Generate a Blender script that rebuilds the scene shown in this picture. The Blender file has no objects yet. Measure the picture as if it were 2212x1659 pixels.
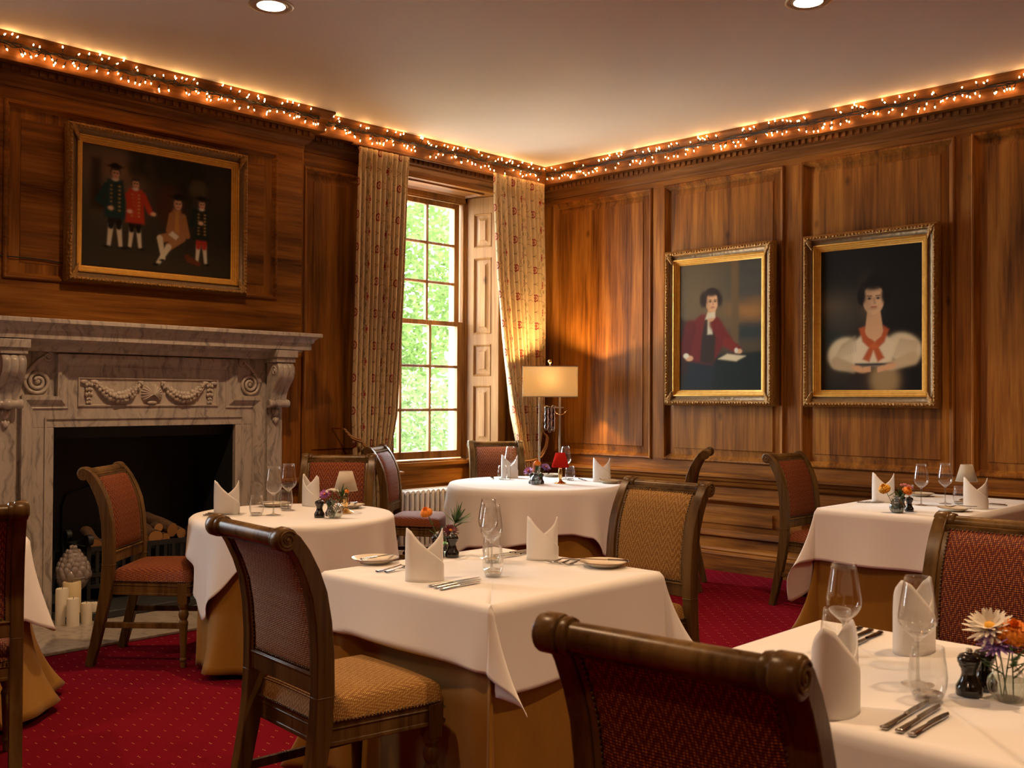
import bpy, bmesh, math, random
import numpy as np
from math import sin, cos, pi, sqrt, atan2, radians, hypot, exp, floor
from mathutils import Vector, Matrix

SC = bpy.context.scene
COL = SC.collection
RND = random.Random(11)

# ---------------------------------------------------------------- helpers
class MB:
    """collects shapes, build() links them as ONE mesh object"""
    def __init__(s):
        s.v = []; s.f = []; s.uv = []; s.mi = []; s.M = None
    def add(s, vs, fs, uvs=None, m=0):
        b = len(s.v)
        if s.M is not None:
            vs = [tuple(s.M @ Vector(p)) for p in vs]
        s.v.extend([tuple(p) for p in vs])
        for i, f in enumerate(fs):
            s.f.append(tuple(b + k for k in f)); s.mi.append(m)
            s.uv.append([uvs[k] for k in f] if uvs else None)
    def box(s, x0, x1, y0, y1, z0, z1, m=0):
        s.add([(x0,y0,z0),(x1,y0,z0),(x1,y1,z0),(x0,y1,z0),(x0,y0,z1),(x1,y0,z1),(x1,y1,z1),(x0,y1,z1)],
              [(0,3,2,1),(4,5,6,7),(0,1,5,4),(1,2,6,5),(2,3,7,6),(3,0,4,7)], None, m)
    def bar(s, p, q, w, h, up=(0,0,1), m=0):
        p = Vector(p); q = Vector(q); d = (q-p).normalized(); a = d.cross(Vector(up)).normalized(); b = a.cross(d)
        vs = []
        for c in (p, q):
            for i, j in ((-1,-1),(1,-1),(1,1),(-1,1)): vs.append(c + a*(i*w/2) + b*(j*h/2))
        s.add(vs, [(0,1,2,3),(7,6,5,4),(0,4,5,1),(1,5,6,2),(2,6,7,3),(3,7,4,0)], None, m)
    def lathe(s, prof, n=24, at=(0,0,0), m=0, axis=None, sq=1.0):
        vs = []; fs = []; rings = []
        for r, z in prof:
            if r < 1e-6: rings.append([len(vs)]); vs.append((0,0,z))
            else:
                rings.append(list(range(len(vs), len(vs)+n)))
                for i in range(n): vs.append((r*cos(2*pi*i/n), sq*r*sin(2*pi*i/n), z))
        for a, b in zip(rings, rings[1:]):
            if len(a) == 1 and len(b) == 1: continue
            for i in range(n):
                j = (i+1) % n
                if len(a) == 1: fs.append((a[0], b[j], b[i]))
                elif len(b) == 1: fs.append((a[i], a[j], b[0]))
                else: fs.append((a[i], a[j], b[j], b[i]))
        if axis is not None:
            q = Vector((0,0,1)).rotation_difference(Vector(axis)); vs = [q @ Vector(p) for p in vs]
        s.add([(p[0]+at[0], p[1]+at[1], p[2]+at[2]) for p in vs], fs, None, m)
    def cyl(s, p, q, r, n=12, m=0, r2=None):
        p = Vector(p); q = Vector(q); L = (q-p).length; r2 = r if r2 is None else r2
        s.lathe([(0,0),(r,0),(r2,L),(0,L)], n, p, m, (q-p).normalized())
    def ball(s, c, r, n=8, m=0, sz=(1,1,1)):
        k = max(3, n//2); prof = [(sin(pi*i/k), -cos(pi*i/k)) for i in range(k+1)]
        vs = MB(); vs.lathe([(abs(a)*r if 0 < i < k else 0, b*r) for i, (a, b) in enumerate(prof)], n)
        s.add([(c[0]+p[0]*sz[0], c[1]+p[1]*sz[1], c[2]+p[2]*sz[2]) for p in vs.v], vs.f, None, m)
    def tube(s, path, r, n=8, m=0, closed=False, caps=True):
        P = [Vector(p) for p in path]; N = len(P); rs = r if isinstance(r, (list, tuple)) else [r]*N
        T = []
        for i in range(N):
            a = P[(i-1) % N] if (closed or i > 0) else P[i]; b = P[(i+1) % N] if (closed or i < N-1) else P[i]
            T.append((b-a).normalized())
        ref = Vector((0,0,1)) if abs(T[0].z) < .9 else Vector((1,0,0))
        u = T[0].cross(ref).normalized(); vs = []; fs = []
        for i in range(N):
            if i: u = (u - T[i]*u.dot(T[i])).normalized()
            w = T[i].cross(u)
            for k in range(n): vs.append(P[i] + u*(rs[i]*cos(2*pi*k/n)) + w*(rs[i]*sin(2*pi*k/n)))
        for i in range(N if closed else N-1):
            j = (i+1) % N
            for k in range(n): fs.append((i*n+k, i*n+(k+1) % n, j*n+(k+1) % n, j*n+k))
        if caps and not closed: fs.append(tuple(range(n))[::-1]); fs.append(tuple((N-1)*n+k for k in range(n)))
        s.add(vs, fs, None, m)
    def grid(s, fn, nu, nv, wu=False, m=0, uvfn=None):
        vs = []; fs = []; uv = [] if uvfn else None
        for j in range(nv+1):
            for i in range(nu if wu else nu+1):
                vs.append(fn(i/nu, j/nv))
                if uvfn: uv.append(uvfn(i/nu, j/nv))
        W = nu if wu else nu+1
        for j in range(nv):
            for i in range(nu): fs.append((j*W+i, j*W+(i+1) % W, (j+1)*W+(i+1) % W, (j+1)*W+i))
        s.add(vs, fs, uv, m)
    def sweep(s, path, prof, fmap, closed=False, m=0):
        """path: 2D points, prof: (offset to the left of the path, height), mitred; fmap(a,b,h)->xyz"""
        P = [Vector((p[0], p[1])) for p in path]; N = len(P); off = []
        for i in range(N):
            d0 = (P[i]-P[i-1]).normalized() if (closed or i > 0) else None
            d1 = (P[(i+1) % N]-P[i]).normalized() if (closed or i < N-1) else None
            if d0 is None: d0 = d1
            if d1 is None: d1 = d0
            n0 = Vector((-d0.y, d0.x)); n1 = Vector((-d1.y, d1.x)); b = n0+n1
            b = b/max(1e-6, b.dot(n0)); off.append(b)
        vs = [fmap(P[i].x+off[i].x*o, P[i].y+off[i].y*o, h) for i in range(N) for (o, h) in prof]
        K = len(prof); fs = []
        for i in range(N if closed else N-1):
            j = (i+1) % N
            for k in range(K-1): fs.append((i*K+k, i*K+k+1, j*K+k+1, j*K+k))
        s.add(vs, fs, None, m)
    def prism(s, poly, h0, h1, fmap, m=0):
        n = len(poly); vs = [fmap(a, b, h0) for a, b in poly]+[fmap(a, b, h1) for a, b in poly]
        fs = [tuple(range(n))[::-1], tuple(range(n, 2*n))]+[(i, (i+1) % n, n+(i+1) % n, n+i) for i in range(n)]
        s.add(vs, fs, None, m)
    def build(s, name, mats, parent=None, smooth=38, bevel=0, solid=0, subsurf=0, recalc=True):
        me = bpy.data.meshes.new(name); me.from_pydata(s.v, [], s.f)
        mats = mats if isinstance(mats, (list, tuple)) else [mats]
        for q in mats: me.materials.append(q)
        if len(mats) > 1: me.polygons.foreach_set('material_index', s.mi)
        if any(u is not None for u in s.uv):
            L = me.uv_layers.new(name='UVMap'); flat = []
            for f, u in zip(s.f, s.uv):
                for k in range(len(f)): flat.extend(u[k] if u else (0.0, 0.0))
            L.data.foreach_set('uv', flat)
        if recalc:
            bm = bmesh.new(); bm.from_mesh(me); bmesh.ops.recalc_face_normals(bm, faces=bm.faces); bm.to_mesh(me); bm.free()
        if smooth:
            me.polygons.foreach_set('use_smooth', [True]*len(me.polygons))
            if smooth < 180: me.set_sharp_from_angle(angle=radians(smooth))
        me.update()
        o = bpy.data.objects.new(name, me); COL.objects.link(o)
        if parent is not None: o.parent = parent
        if bevel:
            b = o.modifiers.new('bevel', 'BEVEL'); b.width = bevel; b.segments = 2; b.limit_method = 'ANGLE'; b.angle_limit = radians(35); b.harden_normals = False
        if solid:
            q = o.modifiers.new('solid', 'SOLIDIFY'); q.thickness = solid; q.offset = 0
        if subsurf:
            q = o.modifiers.new('sub', 'SUBSURF'); q.levels = subsurf; q.render_levels = subsurf
        return o

def tag(o, label, cat, group=None):
    o['label'] = label; o['category'] = cat
    if group: o['group'] = group
    return o
def thing(name, label, cat, loc=(0,0,0), rz=0, group=None):
    o = bpy.data.objects.new(name, None); COL.objects.link(o); o.empty_display_size = .05
    o.location = loc; o.rotation_euler = (0,0,rz)
    return tag(o, label, cat, group)
def struct(o):
    o['kind'] = 'structure'; return o
def kids(o): return [c for c in bpy.data.objects if c.parent is o]
def copy_tree(o, parent=None):
    c = o.copy(); COL.objects.link(c)
    if parent is not None: c.parent = parent
    for k in list(o.children): copy_tree(k, c)
    return c
def place(proto, used, label, loc, rz=0, group=None):
    """first use moves the prototype itself, later uses copy the thing and each of its parts"""
    o = copy_tree(proto) if used else proto
    o.location = loc; o.rotation_euler = (0,0,rz); o['label'] = label
    if group: o['group'] = group
    return o

# ---------------------------------------------------------------- materials
def lin(c):
    return tuple((x/255/12.92 if x/255 <= .04045 else ((x/255+.055)/1.055)**2.4) for x in c)
class NT:
    def __init__(s, name):
        s.m = bpy.data.materials.new(name); s.m.use_nodes = True; s.t = s.m.node_tree
        s.b = s.t.nodes['Principled BSDF']; s.out = s.t.nodes['Material Output']
    def n(s, typ, ins=None, **pr):
        q = s.t.nodes.new(typ)
        for k, v in pr.items(): setattr(q, k, v)
        for k, v in (ins or {}).items(): s.set(q, k, v)
        return q
    def set(s, q, k, v):
        i = q.inputs[k]
        if isinstance(v, bpy.types.NodeSocket): s.t.links.new(v, i)
        else:
            if hasattr(i.default_value, '__len__') and not isinstance(v, (int, float)) and len(i.default_value) == 4 and len(v) == 3: v = tuple(v)+(1,)
            i.default_value = v
    def P(s, **kw):
        names = dict(col='Base Color', rough='Roughness', metal='Metallic', spec='Specular IOR Level', normal='Normal', emis='Emission Color', estr='Emission Strength', sheen='Sheen Weight', coat='Coat Weight', crough='Coat Roughness', trans='Transmission Weight', ior='IOR', sss='Subsurface Weight')
        for k, v in kw.items(): s.set(s.b, names[k], v)
        return s
    def ma(s, op, a, b=0.0, c=0.0, clamp=False):
        q = s.n('ShaderNodeMath', operation=op, use_clamp=clamp); s.set(q, 0, a); s.set(q, 1, b); s.set(q, 2, c); return q.outputs[0]
    def vm(s, op, a, b=(0,0,0)):
        q = s.n('ShaderNodeVectorMath', operation=op); s.set(q, 0, a); s.set(q, 1, b); return q.outputs[0]
    def coord(s, kind='Object'): return s.n('ShaderNodeTexCoord').outputs[kind]
    def scale(s, v, sc): return s.vm('MULTIPLY', v, sc)
    def noise(s, v, scale=5, detail=3, rough=.55, dist=0.0):
        return s.n('ShaderNodeTexNoise', {'Vector': v, 'Scale': scale, 'Detail': detail, 'Roughness': rough, 'Distortion': dist}).outputs['Fac']
    def ramp(s, f, stops):
        q = s.n('ShaderNodeValToRGB', {'Fac': f}); e = q.color_ramp.elements
        while len(e) < len(stops): e.new(.5)
        for el, (p, c) in zip(e, stops): el.position = p; el.color = tuple(c)+(1,)
        return q.outputs['Color']
    def mix(s, f, a, b, blend='MIX'):
        q = s.n('ShaderNodeMix', data_type='RGBA', blend_type=blend)
        s.set(q, 0, f); s.set(q, 6, a); s.set(q, 7, b); return q.outputs[2]
    def sep(s, v):
        q = s.n('ShaderNodeSeparateXYZ', {0: v}); return q.outputs
    def bump(s, h, strength=.3, dist=.01):
        return s.n('ShaderNodeBump', {'Height': h, 'Strength': strength, 'Distance': dist}).outputs['Normal']
    def surf(s, sh): s.t.links.new(sh, s.out.inputs['Surface'])

def simple(name, col, rough=.5, **kw):
    t = NT(name); t.P(col=col, rough=rough, **kw); return t.m

def wood(name, ax, dark, mid, light, rough=.50, knots=True, fine=60.0):
    t = NT(name); co = t.coord()
    st = [fine]*3; st[ax] = fine*.045
    lo = [9.0]*3; lo[ax] = .75
    g = t.noise(t.scale(co, st), 1.0, 5, .6, .3)
    b = t.noise(t.scale(co, lo), 1.0, 3, .5, .6)
    w = t.noise(co, 1.1, 2)
    f = t.ma('ADD', t.ma('MULTIPLY', g, .38), t.ma('MULTIPLY', b, .62))
    c = t.ramp(f, [(.34, dark), (.48, mid), (.63, light)])
    c = t.mix(t.ma('MULTIPLY', t.ma('SUBTRACT', w, .42, clamp=True), 1.6, clamp=True), c, dark)
    if knots:
        ks = [3.1]*3; ks[ax] = 1.9
        v = t.n('ShaderNodeTexVoronoi', {'Vector': t.scale(co, ks), 'Scale': 1.0, 'Randomness': 1.0})
        k = t.ma('SUBTRACT', 1.0, t.ma('MULTIPLY', v.outputs['Distance'], 11.0), clamp=True)
        c = t.mix(t.ma('MULTIPLY', k, .85, clamp=True), c, tuple(x*.25 for x in dark))
    t.P(col=c, rough=t.ma('ADD', rough-.06, t.ma('MULTIPLY', g, .14)), normal=t.bump(g, .12, .004), spec=.16)
    return t.m

WD, WM, WL = (.075,.0225,.0026), (.228,.078,.0088), (.40,.158,.021)
M = {}
M['wood_z'] = wood('pine_upright', 2, WD, WM, WL)
M['wood_x'] = wood('pine_along_x', 0, WD, WM, WL)
M['wood_y'] = wood('pine_along_y', 1, WD, WM, WL)
M['wood_cornice_x'] = wood('cornice_pine_x', 0, (.075,.026,.005), (.17,.062,.012), (.28,.11,.025), .45, False)
M['wood_cornice_y'] = wood('cornice_pine_y', 1, (.075,.026,.005), (.17,.062,.012), (.28,.11,.025), .45, False)
M['wood_sash'] = wood('window_pine', 2, (.13,.050,.013), (.25,.11,.03), (.38,.185,.06), .4, False)
M['wood_shutter'] = wood('shutter_pine', 2, (.19,.083,.025), (.30,.148,.050), (.40,.22,.09), .42, True)
M['chair_wood'] = wood('antiqued_walnut', 2, (.036,.017,.005), (.092,.047,.013), (.170,.096,.029), .28, False, 45)
def marble(name, base, vein):
    t = NT(name); co = t.coord(); d = t.vm('ADD', co, t.vm('MULTIPLY', t.n('ShaderNodeTexNoise', {'Vector': co, 'Scale': 3.0, 'Detail': 3.0}).outputs['Color'], (.35,.35,.35)))
    rot = t.n('ShaderNodeMapping', {'Vector': d, 'Rotation': (0, radians(42), 0), 'Scale': (24, 9, 3.2)}).outputs[0]
    n1 = t.noise(rot, 1.3, 6, .62); n2 = t.noise(co, 5, 3)
    c = t.ramp(n1, [(.36, vein), (.47, tuple(a*.75+b*.25 for a, b in zip(base, vein))), (.56, base), (.8, tuple(min(1, x*1.1) for x in base))])
    c = t.mix(t.ma('MULTIPLY', n2, .35), c, tuple(x*.72 for x in base))
    t.P(col=c, rough=.32, spec=.5); return t.m
M['marble'] = marble('veined_marble', (.50,.44,.37), (.21,.185,.165))
M['marble_plain'] = marble('carved_marble', (.52,.45,.37), (.36,.31,.26))
M['hearth'] = marble('hearth_marble', (.36,.31,.25), (.16,.14,.12))
M['slate'] = simple('dark_slate', (.03,.031,.03), .5)
M['soot'] = simple('sooty_iron', (.013,.015,.014), .6)
M['iron'] = simple('black_iron', (.030,.030,.030), .5, metal=.4)
M['ceiling'] = None
t = NT('ceiling_paint'); n = t.noise(t.coord(), .7, 2)
t.P(col=t.mix(n, (.76,.74,.70), (.82,.80,.76)), rough=.62, normal=t.bump(t.noise(t.coord(), 1.6, 2), .25, .05)); M['ceiling'] = t.m

# carpet: crimson with pairs of little gold flecks
t = NT('crimson_carpet'); co = t.coord()
rot = t.n('ShaderNodeMapping', {'Vector': co, 'Rotation': (0,0,radians(45)), 'Scale': (13.5,13.5,1)}).outputs[0]
cell = t.vm('FRACTION', rot); cx, cy, _ = t.sep(cell)
def dot(ox, oy, rx, ry):
    a = t.ma('DIVIDE', t.ma('SUBTRACT', cx, ox), rx); b = t.ma('DIVIDE', t.ma('SUBTRACT', cy, oy), ry)
    return t.ma('LESS_THAN', t.ma('ADD', t.ma('MULTIPLY', a, a), t.ma('MULTIPLY', b, b)), 1.0)
dots = t.ma('MAXIMUM', dot(.44,.56,.042,.042), dot(.56,.44,.042,.042))
wn = t.n('ShaderNodeTexWhiteNoise', {'Vector': t.vm('FLOOR', rot)}, noise_dimensions='3D').outputs['Value']
pile = t.noise(co, 260, 2); lo = t.noise(co, 2.2, 3)
base = t.mix(lo, (.125,.005,.011), (.195,.009,.019)); base = t.mix(t.ma('MULTIPLY', pile, .5), base, (.055,.002,.004))
fc = t.mix(wn, (.50,.13,.06), (.62,.33,.12))
t.P(col=t.mix(t.ma('MULTIPLY', dots, .62), base, fc), rough=1.0, spec=.0, normal=t.bump(pile, .5, .004)); M['carpet'] = t.m

def fabric(name, base, thread, dark, p=.0056):
    """ribbed upholstery: rows of little dots whose brightness follows a zigzag"""
    t = NT(name); uv = t.n('ShaderNodeUVMap').outputs[0]; u, v, _ = t.sep(uv)
    tri = t.ma('PINGPONG', u, .026)
    s = t.ma('SINE', t.ma('MULTIPLY', t.ma('ADD', v, t.ma('MULTIPLY', tri, 2.0)), 2*pi/.030))
    zz = t.ma('ADD', .5, t.ma('MULTIPLY', s, 2.2), clamp=True)
    row = t.ma('ADD', .5, t.ma('MULTIPLY', t.ma('SINE', t.ma('MULTIPLY', v, 2*pi/p)), .5))
    col = t.ma('ADD', .5, t.ma('MULTIPLY', t.ma('SINE', t.ma('MULTIPLY', u, 2*pi/(p*1.15))), .5))
    d = t.ma('MULTIPLY', t.ma('POWER', row, 1.5), t.ma('POWER', col, 1.2))
    c = t.mix(t.ma('MULTIPLY', row, .55), dark, base)
    c = t.mix(t.ma('MULTIPLY', t.ma('MULTIPLY', d, t.ma('ADD', .12, t.ma('MULTIPLY', zz, .88))), .95, clamp=True), c, thread)
    t.P(col=c, rough=t.ma('SUBTRACT', .75, t.ma('MULTIPLY', d, .35)), spec=.3, normal=t.bump(t.ma('ADD', row, d), .45, .003)); return t.m
M['fab_red'] = fabric('red_herringbone', (.23,.022,.006), (.86,.32,.05), (.045,.005,.002))
M['fab_gold'] = fabric('gold_herringbone', (.38,.165,.016), (.88,.62,.22), (.17,.068,.008))
t = NT('white_linen'); co = t.coord(); n1 = t.noise(co, 9, 3); n2 = t.noise(co, 900, 1); xx, yy, _ = t.sep(co)
def ridge(q): return t.ma('SUBTRACT', 1.0, t.ma('DIVIDE', t.ma('ABSOLUTE', t.ma('SUBTRACT', t.ma('FRACT', t.ma('ADD', t.ma('DIVIDE', q, .39), .34)), .5)), .008), clamp=True)
n1 = t.ma('ADD', n1, t.ma('MULTIPLY', t.ma('MAXIMUM', ridge(xx), ridge(yy)), .22))
t.P(col=(.80,.775,.74), rough=.82, spec=.25, sheen=.15, normal=t.bump(t.ma('ADD', n1, t.ma('MULTIPLY', n2, .12)), .10, .02)); M['linen'] = t.m
t = NT('mustard_velvet'); co = t.coord(); n1 = t.noise(t.scale(co, (5,5,2)), 1.3, 4, .6)
t.P(col=t.mix(n1, (.20,.092,.006), (.33,.158,.012)), rough=.62, sheen=.1, spec=.3, normal=t.bump(n1, .15, .03)); M['mustard'] = t.m

# curtain: cream with red rosettes, sprigs and trailing vines
t = NT('embroidered_curtain'); uv = t.n('ShaderNodeUVMap').outputs[0]; u, v, _ = t.sep(uv)
PU, PV = .42, .245
def cellc(x, P, o): return t.ma('MULTIPLY', t.ma('SUBTRACT', t.ma('FRACT', t.ma('ADD', t.ma('DIVIDE', x, P), o)), .5), P)
def lenn(a, b): return t.ma('SQRT', t.ma('ADD', t.ma('MULTIPLY', a, a), t.ma('MULTIPLY', b, b)))
def band(x, a, b): return t.ma('MULTIPLY', t.ma('GREATER_THAN', x, a), t.ma('LESS_THAN', x, b))
ua, va = cellc(u, PU, .5), cellc(v, PV, .5); r = lenn(ua, va)
ang = t.ma('ARCTAN2', va, ua); pet = t.ma('ADD', 1.0, t.ma('MULTIPLY', t.ma('SINE', t.ma('MULTIPLY', ang, 11.0)), .10))
rr = t.ma('DIVIDE', r, pet); ring = band(rr, .020, .032); core = t.ma('LESS_THAN', t.ma('ADD', t.ma('ABSOLUTE', ua), t.ma('MULTIPLY', t.ma('ABSOLUTE', va), .6)), .012)
ub, vb = cellc(u, PU, 0.0), cellc(v, PV, 0.0); ub2 = t.ma('SUBTRACT', t.ma('ABSOLUTE', ub), .035)
sp = t.ma('LESS_THAN', lenn(ub2, t.ma('MULTIPLY', vb, .7)), .011)
sp2 = t.ma('LESS_THAN', lenn(t.ma('ADD', ub2, .006), t.ma('SUBTRACT', t.ma('ABSOLUTE', vb), .024)), .0055)
wv = t.ma('ABSOLUTE', t.ma('SUBTRACT', t.ma('ABSOLUTE', ub), t.ma('ADD', .055, t.ma('MULTIPLY', t.ma('SINE', t.ma('MULTIPLY', v, 2*pi/PV)), .048))))
vine = t.ma('LESS_THAN', wv, .0028)
wv2 = t.ma('ABSOLUTE', t.ma('SUBTRACT', t.ma('ABSOLUTE', va), t.ma('ADD', .07, t.ma('MULTIPLY', t.ma('COSINE', t.ma('MULTIPLY', u, 4*pi/PU)), .05))))
vine = t.ma('MAXIMUM', vine, t.ma('LESS_THAN', wv2, .0026))
leaf = t.ma('LESS_THAN', lenn(t.ma('MULTIPLY', t.ma('SUBTRACT', t.ma('ABSOLUTE', ub), .02), 2.2), t.ma('SUBTRACT', t.ma('ABSOLUTE', vb), .06)), .016)
c = t.mix(t.noise(t.coord(), 60, 2), (.56,.405,.20), (.66,.49,.265))
c = t.mix(t.ma('MULTIPLY', vine, .75), c, (.16,.11,.04)); c = t.mix(t.ma('MULTIPLY', leaf, .7), c, (.21,.16,.05))
c = t.mix(ring, c, (.26,.025,.02)); c = t.mix(t.ma('MULTIPLY', core, .9), c, (.34,.06,.03)); c = t.mix(t.ma('MAXIMUM', sp, sp2), c, (.33,.04,.03))
t.P(col=c, rough=.8, sheen=.2, spec=.25); M['curtain'] = t.m

def gold(name, hi, lo, relief=1.0, scale=55):
    t = NT(name); co = t.coord(); n1 = t.noise(co, scale, 4, .65); v = t.n('ShaderNodeTexVoronoi', {'Vector': co, 'Scale': scale*.9}).outputs['Distance']
    t.P(col=t.mix(n1, lo, hi), rough=.45, metal=.35, normal=t.bump(t.ma('ADD', n1, v), .5*relief, .012)); return t.m
M['gilt'] = gold('gilt_moulding', (.90,.50,.075), (.50,.24,.03), .25, 30)
M['gilt_dark'] = gold('aged_gilt_ornament', (.50,.26,.05), (.14,.062,.014), 1.0, 60)
M['gilt_grey'] = gold('grey_gilt_scoop', (.27,.16,.06), (.12,.07,.025), .4, 40)
M['brass'] = simple('polished_brass', (.75,.50,.20), .18, metal=1.0)
M['lamp_metal'] = simple('champagne_metal', (.50,.40,.28), .35, metal=.7)
M['steel'] = simple('polished_cutlery_steel', (.47,.45,.42), .15, metal=1.0)
def thin_glass(name, tint, edge=.9, base=.03, power=3.0):
    t = NT(name); t.t.nodes.remove(t.b)
    lw = t.n('ShaderNodeLayerWeight', {'Blend': .5}).outputs['Facing']
    f = t.ma('ADD', base, t.ma('MULTIPLY', t.ma('POWER', lw, power), edge), clamp=True)
    tr = t.n('ShaderNodeBsdfTransparent', {'Color': tint+(1,)}).outputs[0]
    gl = t.n('ShaderNodeBsdfGlossy', {'Color': (1,1,1,1), 'Roughness': .02}).outputs[0]
    mx = t.n('ShaderNodeMixShader', {0: f}); t.t.links.new(tr, mx.inputs[1]); t.t.links.new(gl, mx.inputs[2]); t.surf(mx.outputs[0]); return t.m
M['glass'] = thin_glass('clear_glass', (.985,.985,.98), .75, .03, 2.6)
M['glass_base'] = thin_glass('thick_glass_base', (.80,.80,.78), .8, .08, 1.6)
M['glass_smoky'] = thin_glass('ribbed_smoky_glass', (.62,.66,.66), .7, .08, 1.8)
M['water'] = thin_glass('vase_water', (.80,.84,.80), .5, .05, 2.0)
M['pane'] = thin_glass('window_pane_glass', (.97,.98,.97), .5, .02, 4.0)
M['amethyst'] = thin_glass('rippled_brown_glass', (.48,.34,.28), .6, .10, 1.4)
M['china'] = simple('cream_china', (.72,.64,.50), .18, coat=.3)
M['china_rim'] = simple('brown_plate_rim', (.16,.075,.03), .3)
M['mill'] = simple('black_lacquered_wood', (.012,.009,.007), .16, coat=.4)
M['radiator'] = simple('cream_radiator_paint', (.68,.62,.54), .38)
M['wax'] = simple('ivory_wax', (.66,.54,.30), .5, sss=.0)
M['wax_pale'] = simple('pale_wax', (.68,.62,.48), .5)
M['ceramic'] = simple('glazed_pale_ceramic', (.23,.19,.165), .15, coat=.6)
M['dark'] = simple('black_plastic', (.008,.008,.007), .5)
M['stone_white'] = simple('white_render_stone', (.80,.79,.75), .8)
def shade(name, col, tw):
    t = NT(name); t.t.nodes.remove(t.b); co = t.coord(); n1 = t.noise(t.scale(co, (300,300,14)), 1.0, 2)
    c = t.mix(t.ma('MULTIPLY', n1, .35), col, tuple(x*.7 for x in col))
    d = t.n('ShaderNodeBsdfDiffuse', {'Color': c}).outputs[0]; tr = t.n('ShaderNodeBsdfTranslucent', {'Color': c}).outputs[0]
    mx = t.n('ShaderNodeMixShader', {0: tw}); t.t.links.new(d, mx.inputs[1]); t.t.links.new(tr, mx.inputs[2]); t.surf(mx.outputs[0]); return t.m
M['shade_linen'] = shade('oatmeal_linen_shade', (.74,.64,.48), .75)
M['shade_cream'] = shade('cream_paper_shade', (.74,.66,.54), .4)
M['shade_red'] = shade('red_paper_shade', (.62,.03,.02), .4)
def leafy(name, col, tw=.4):
    t = NT(name); t.t.nodes.remove(t.b); n1 = t.noise(t.coord(), 1.7, 2); c = t.mix(n1, tuple(x*.65 for x in col), tuple(min(1, x*1.2) for x in col))
    d = t.n('ShaderNodeBsdfDiffuse', {'Color': c}).outputs[0]; tr = t.n('ShaderNodeBsdfTranslucent', {'Color': c}).outputs[0]
    mx = t.n('ShaderNodeMixShader', {0: tw}); t.t.links.new(d, mx.inputs[1]); t.t.links.new(tr, mx.inputs[2]); t.surf(mx.outputs[0]); return t.m
M['leaf_out'] = leafy('bright_garden_leaf', (.062,.098,.026), .5)
M['leaf_out2'] = leafy('pale_garden_leaf', (.085,.122,.046), .5)
M['bounce_ground'] = leafy('pale_bounce_ground', (.78,.77,.72), .0)  # ground colour made near-white so it reflects daylight up to the ceiling
M['bark'] = simple('grey_bark', (.40,.33,.24), .9)
M['leaf'] = simple('flower_leaf_green', (.045,.11,.025), .55)
M['stem'] = simple('flower_stem_green', (.08,.14,.04), .55)
M['orange'] = simple('orange_petal', (.85,.27,.012), .6)
M['yellow'] = simple('yellow_petal', (.85,.45,.03), .6)
M['purple'] = simple('mauve_petal', (.40,.13,.42), .6)
M['violet'] = simple('violet_petal', (.30,.17,.45), .6)
M['maroon'] = simple('maroon_petal', (.11,.012,.022), .6)
M['white_petal'] = simple('white_petal', (.80,.74,.62), .6)
M['pink'] = simple('pink_petal', (.62,.22,.22), .6)
def bark():
    t = NT('log_bark'); co = t.coord(); n1 = t.noise(co, 30, 4)
    t.P(col=t.mix(n1, (.035,.018,.009), (.17,.085,.035)), rough=.9, normal=t.bump(n1, .8, .02)); return t.m
M['log'] = bark()
M['log_end'] = simple('sawn_log_end', (.36,.17,.05), .8)
def rope():
    t = NT('twisted_gold_rope'); co = t.coord(); x, y, z = t.sep(co)
    s = t.ma('SINE', t.ma('MULTIPLY', t.ma('ADD', t.ma('ADD', x, y), t.ma('MULTIPLY', z, 1.3)), 300.0)); f = t.ma('ADD', .5, t.ma('MULTIPLY', s, .5))
    t.P(col=t.mix(f, (.22,.07,.025), (.50,.28,.09)), rough=.6, normal=t.bump(f, .6, .004)); return t.m
M['rope'] = rope()
M['tassel'] = simple('rust_tassel', (.26,.06,.025), .7)
def emit(name, col, st):
    t = NT(name); t.P(col=(0,0,0), emis=col, estr=st, rough=.5); return t.m
# ---------------------------------------------------------------- the room
H = 3.379                       # ceiling height
BX0, BX1, BY = -4.98, -2.66, -.08   # chimney breast
def FR(a, b, h): return (-h, a, b)          # right wall: a = y, b = z, h = out of the wall
def FL(y0=0.0): return lambda a, b, h: (a, y0-h, b)
PANEL = [(-.012,0),(-.012,.010),(-.004,.017),(.006,.014),(.012,.004),(.022,-.004),(.030,-.014),(.036,-.022),(.055,-.021),(.085,-.011),(.088,-.006)]
def panel(mb, a0, b0, a1, b1, fm, m=0, ccw=True):
    path = [(a0,b0),(a1,b0),(a1,b1),(a0,b1)]
    mb.sweep(path, PANEL, fm, True, m)
    e = .088; mb.add([fm(a0+e,b0+e,-.006), fm(a1-e,b0+e,-.006), fm(a1-e,b1-e,-.006), fm(a0+e,b1-e,-.006)], [(0,1,2,3)], None, m)
def quad(mb, a0, b0, a1, b1, fm, m=0, h=0.0):
    mb.add([fm(a0,b0,h), fm(a1,b0,h), fm(a1,b1,h), fm(a0,b1,h)], [(0,1,2,3)], None, m)
def panelled(mb, A0, A1, cols, z0, z1, p0, p1, fm, mz=0, mh=1):
    """wall strip A0..A1, z0..z1 with panels cols=[(a0,a1)..] between p0 and p1"""
    quad(mb, A0, z0, A1, p0, fm, mh); quad(mb, A0, p1, A1, z1, fm, mh)
    a = A0
    for c0, c1 in sorted(cols):
        quad(mb, a, p0, c0, p1, fm, mz); panel(mb, c0, p0, c1, p1, fm, mz); a = c1
    quad(mb, a, p0, A1, p1, fm, mz)

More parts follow.
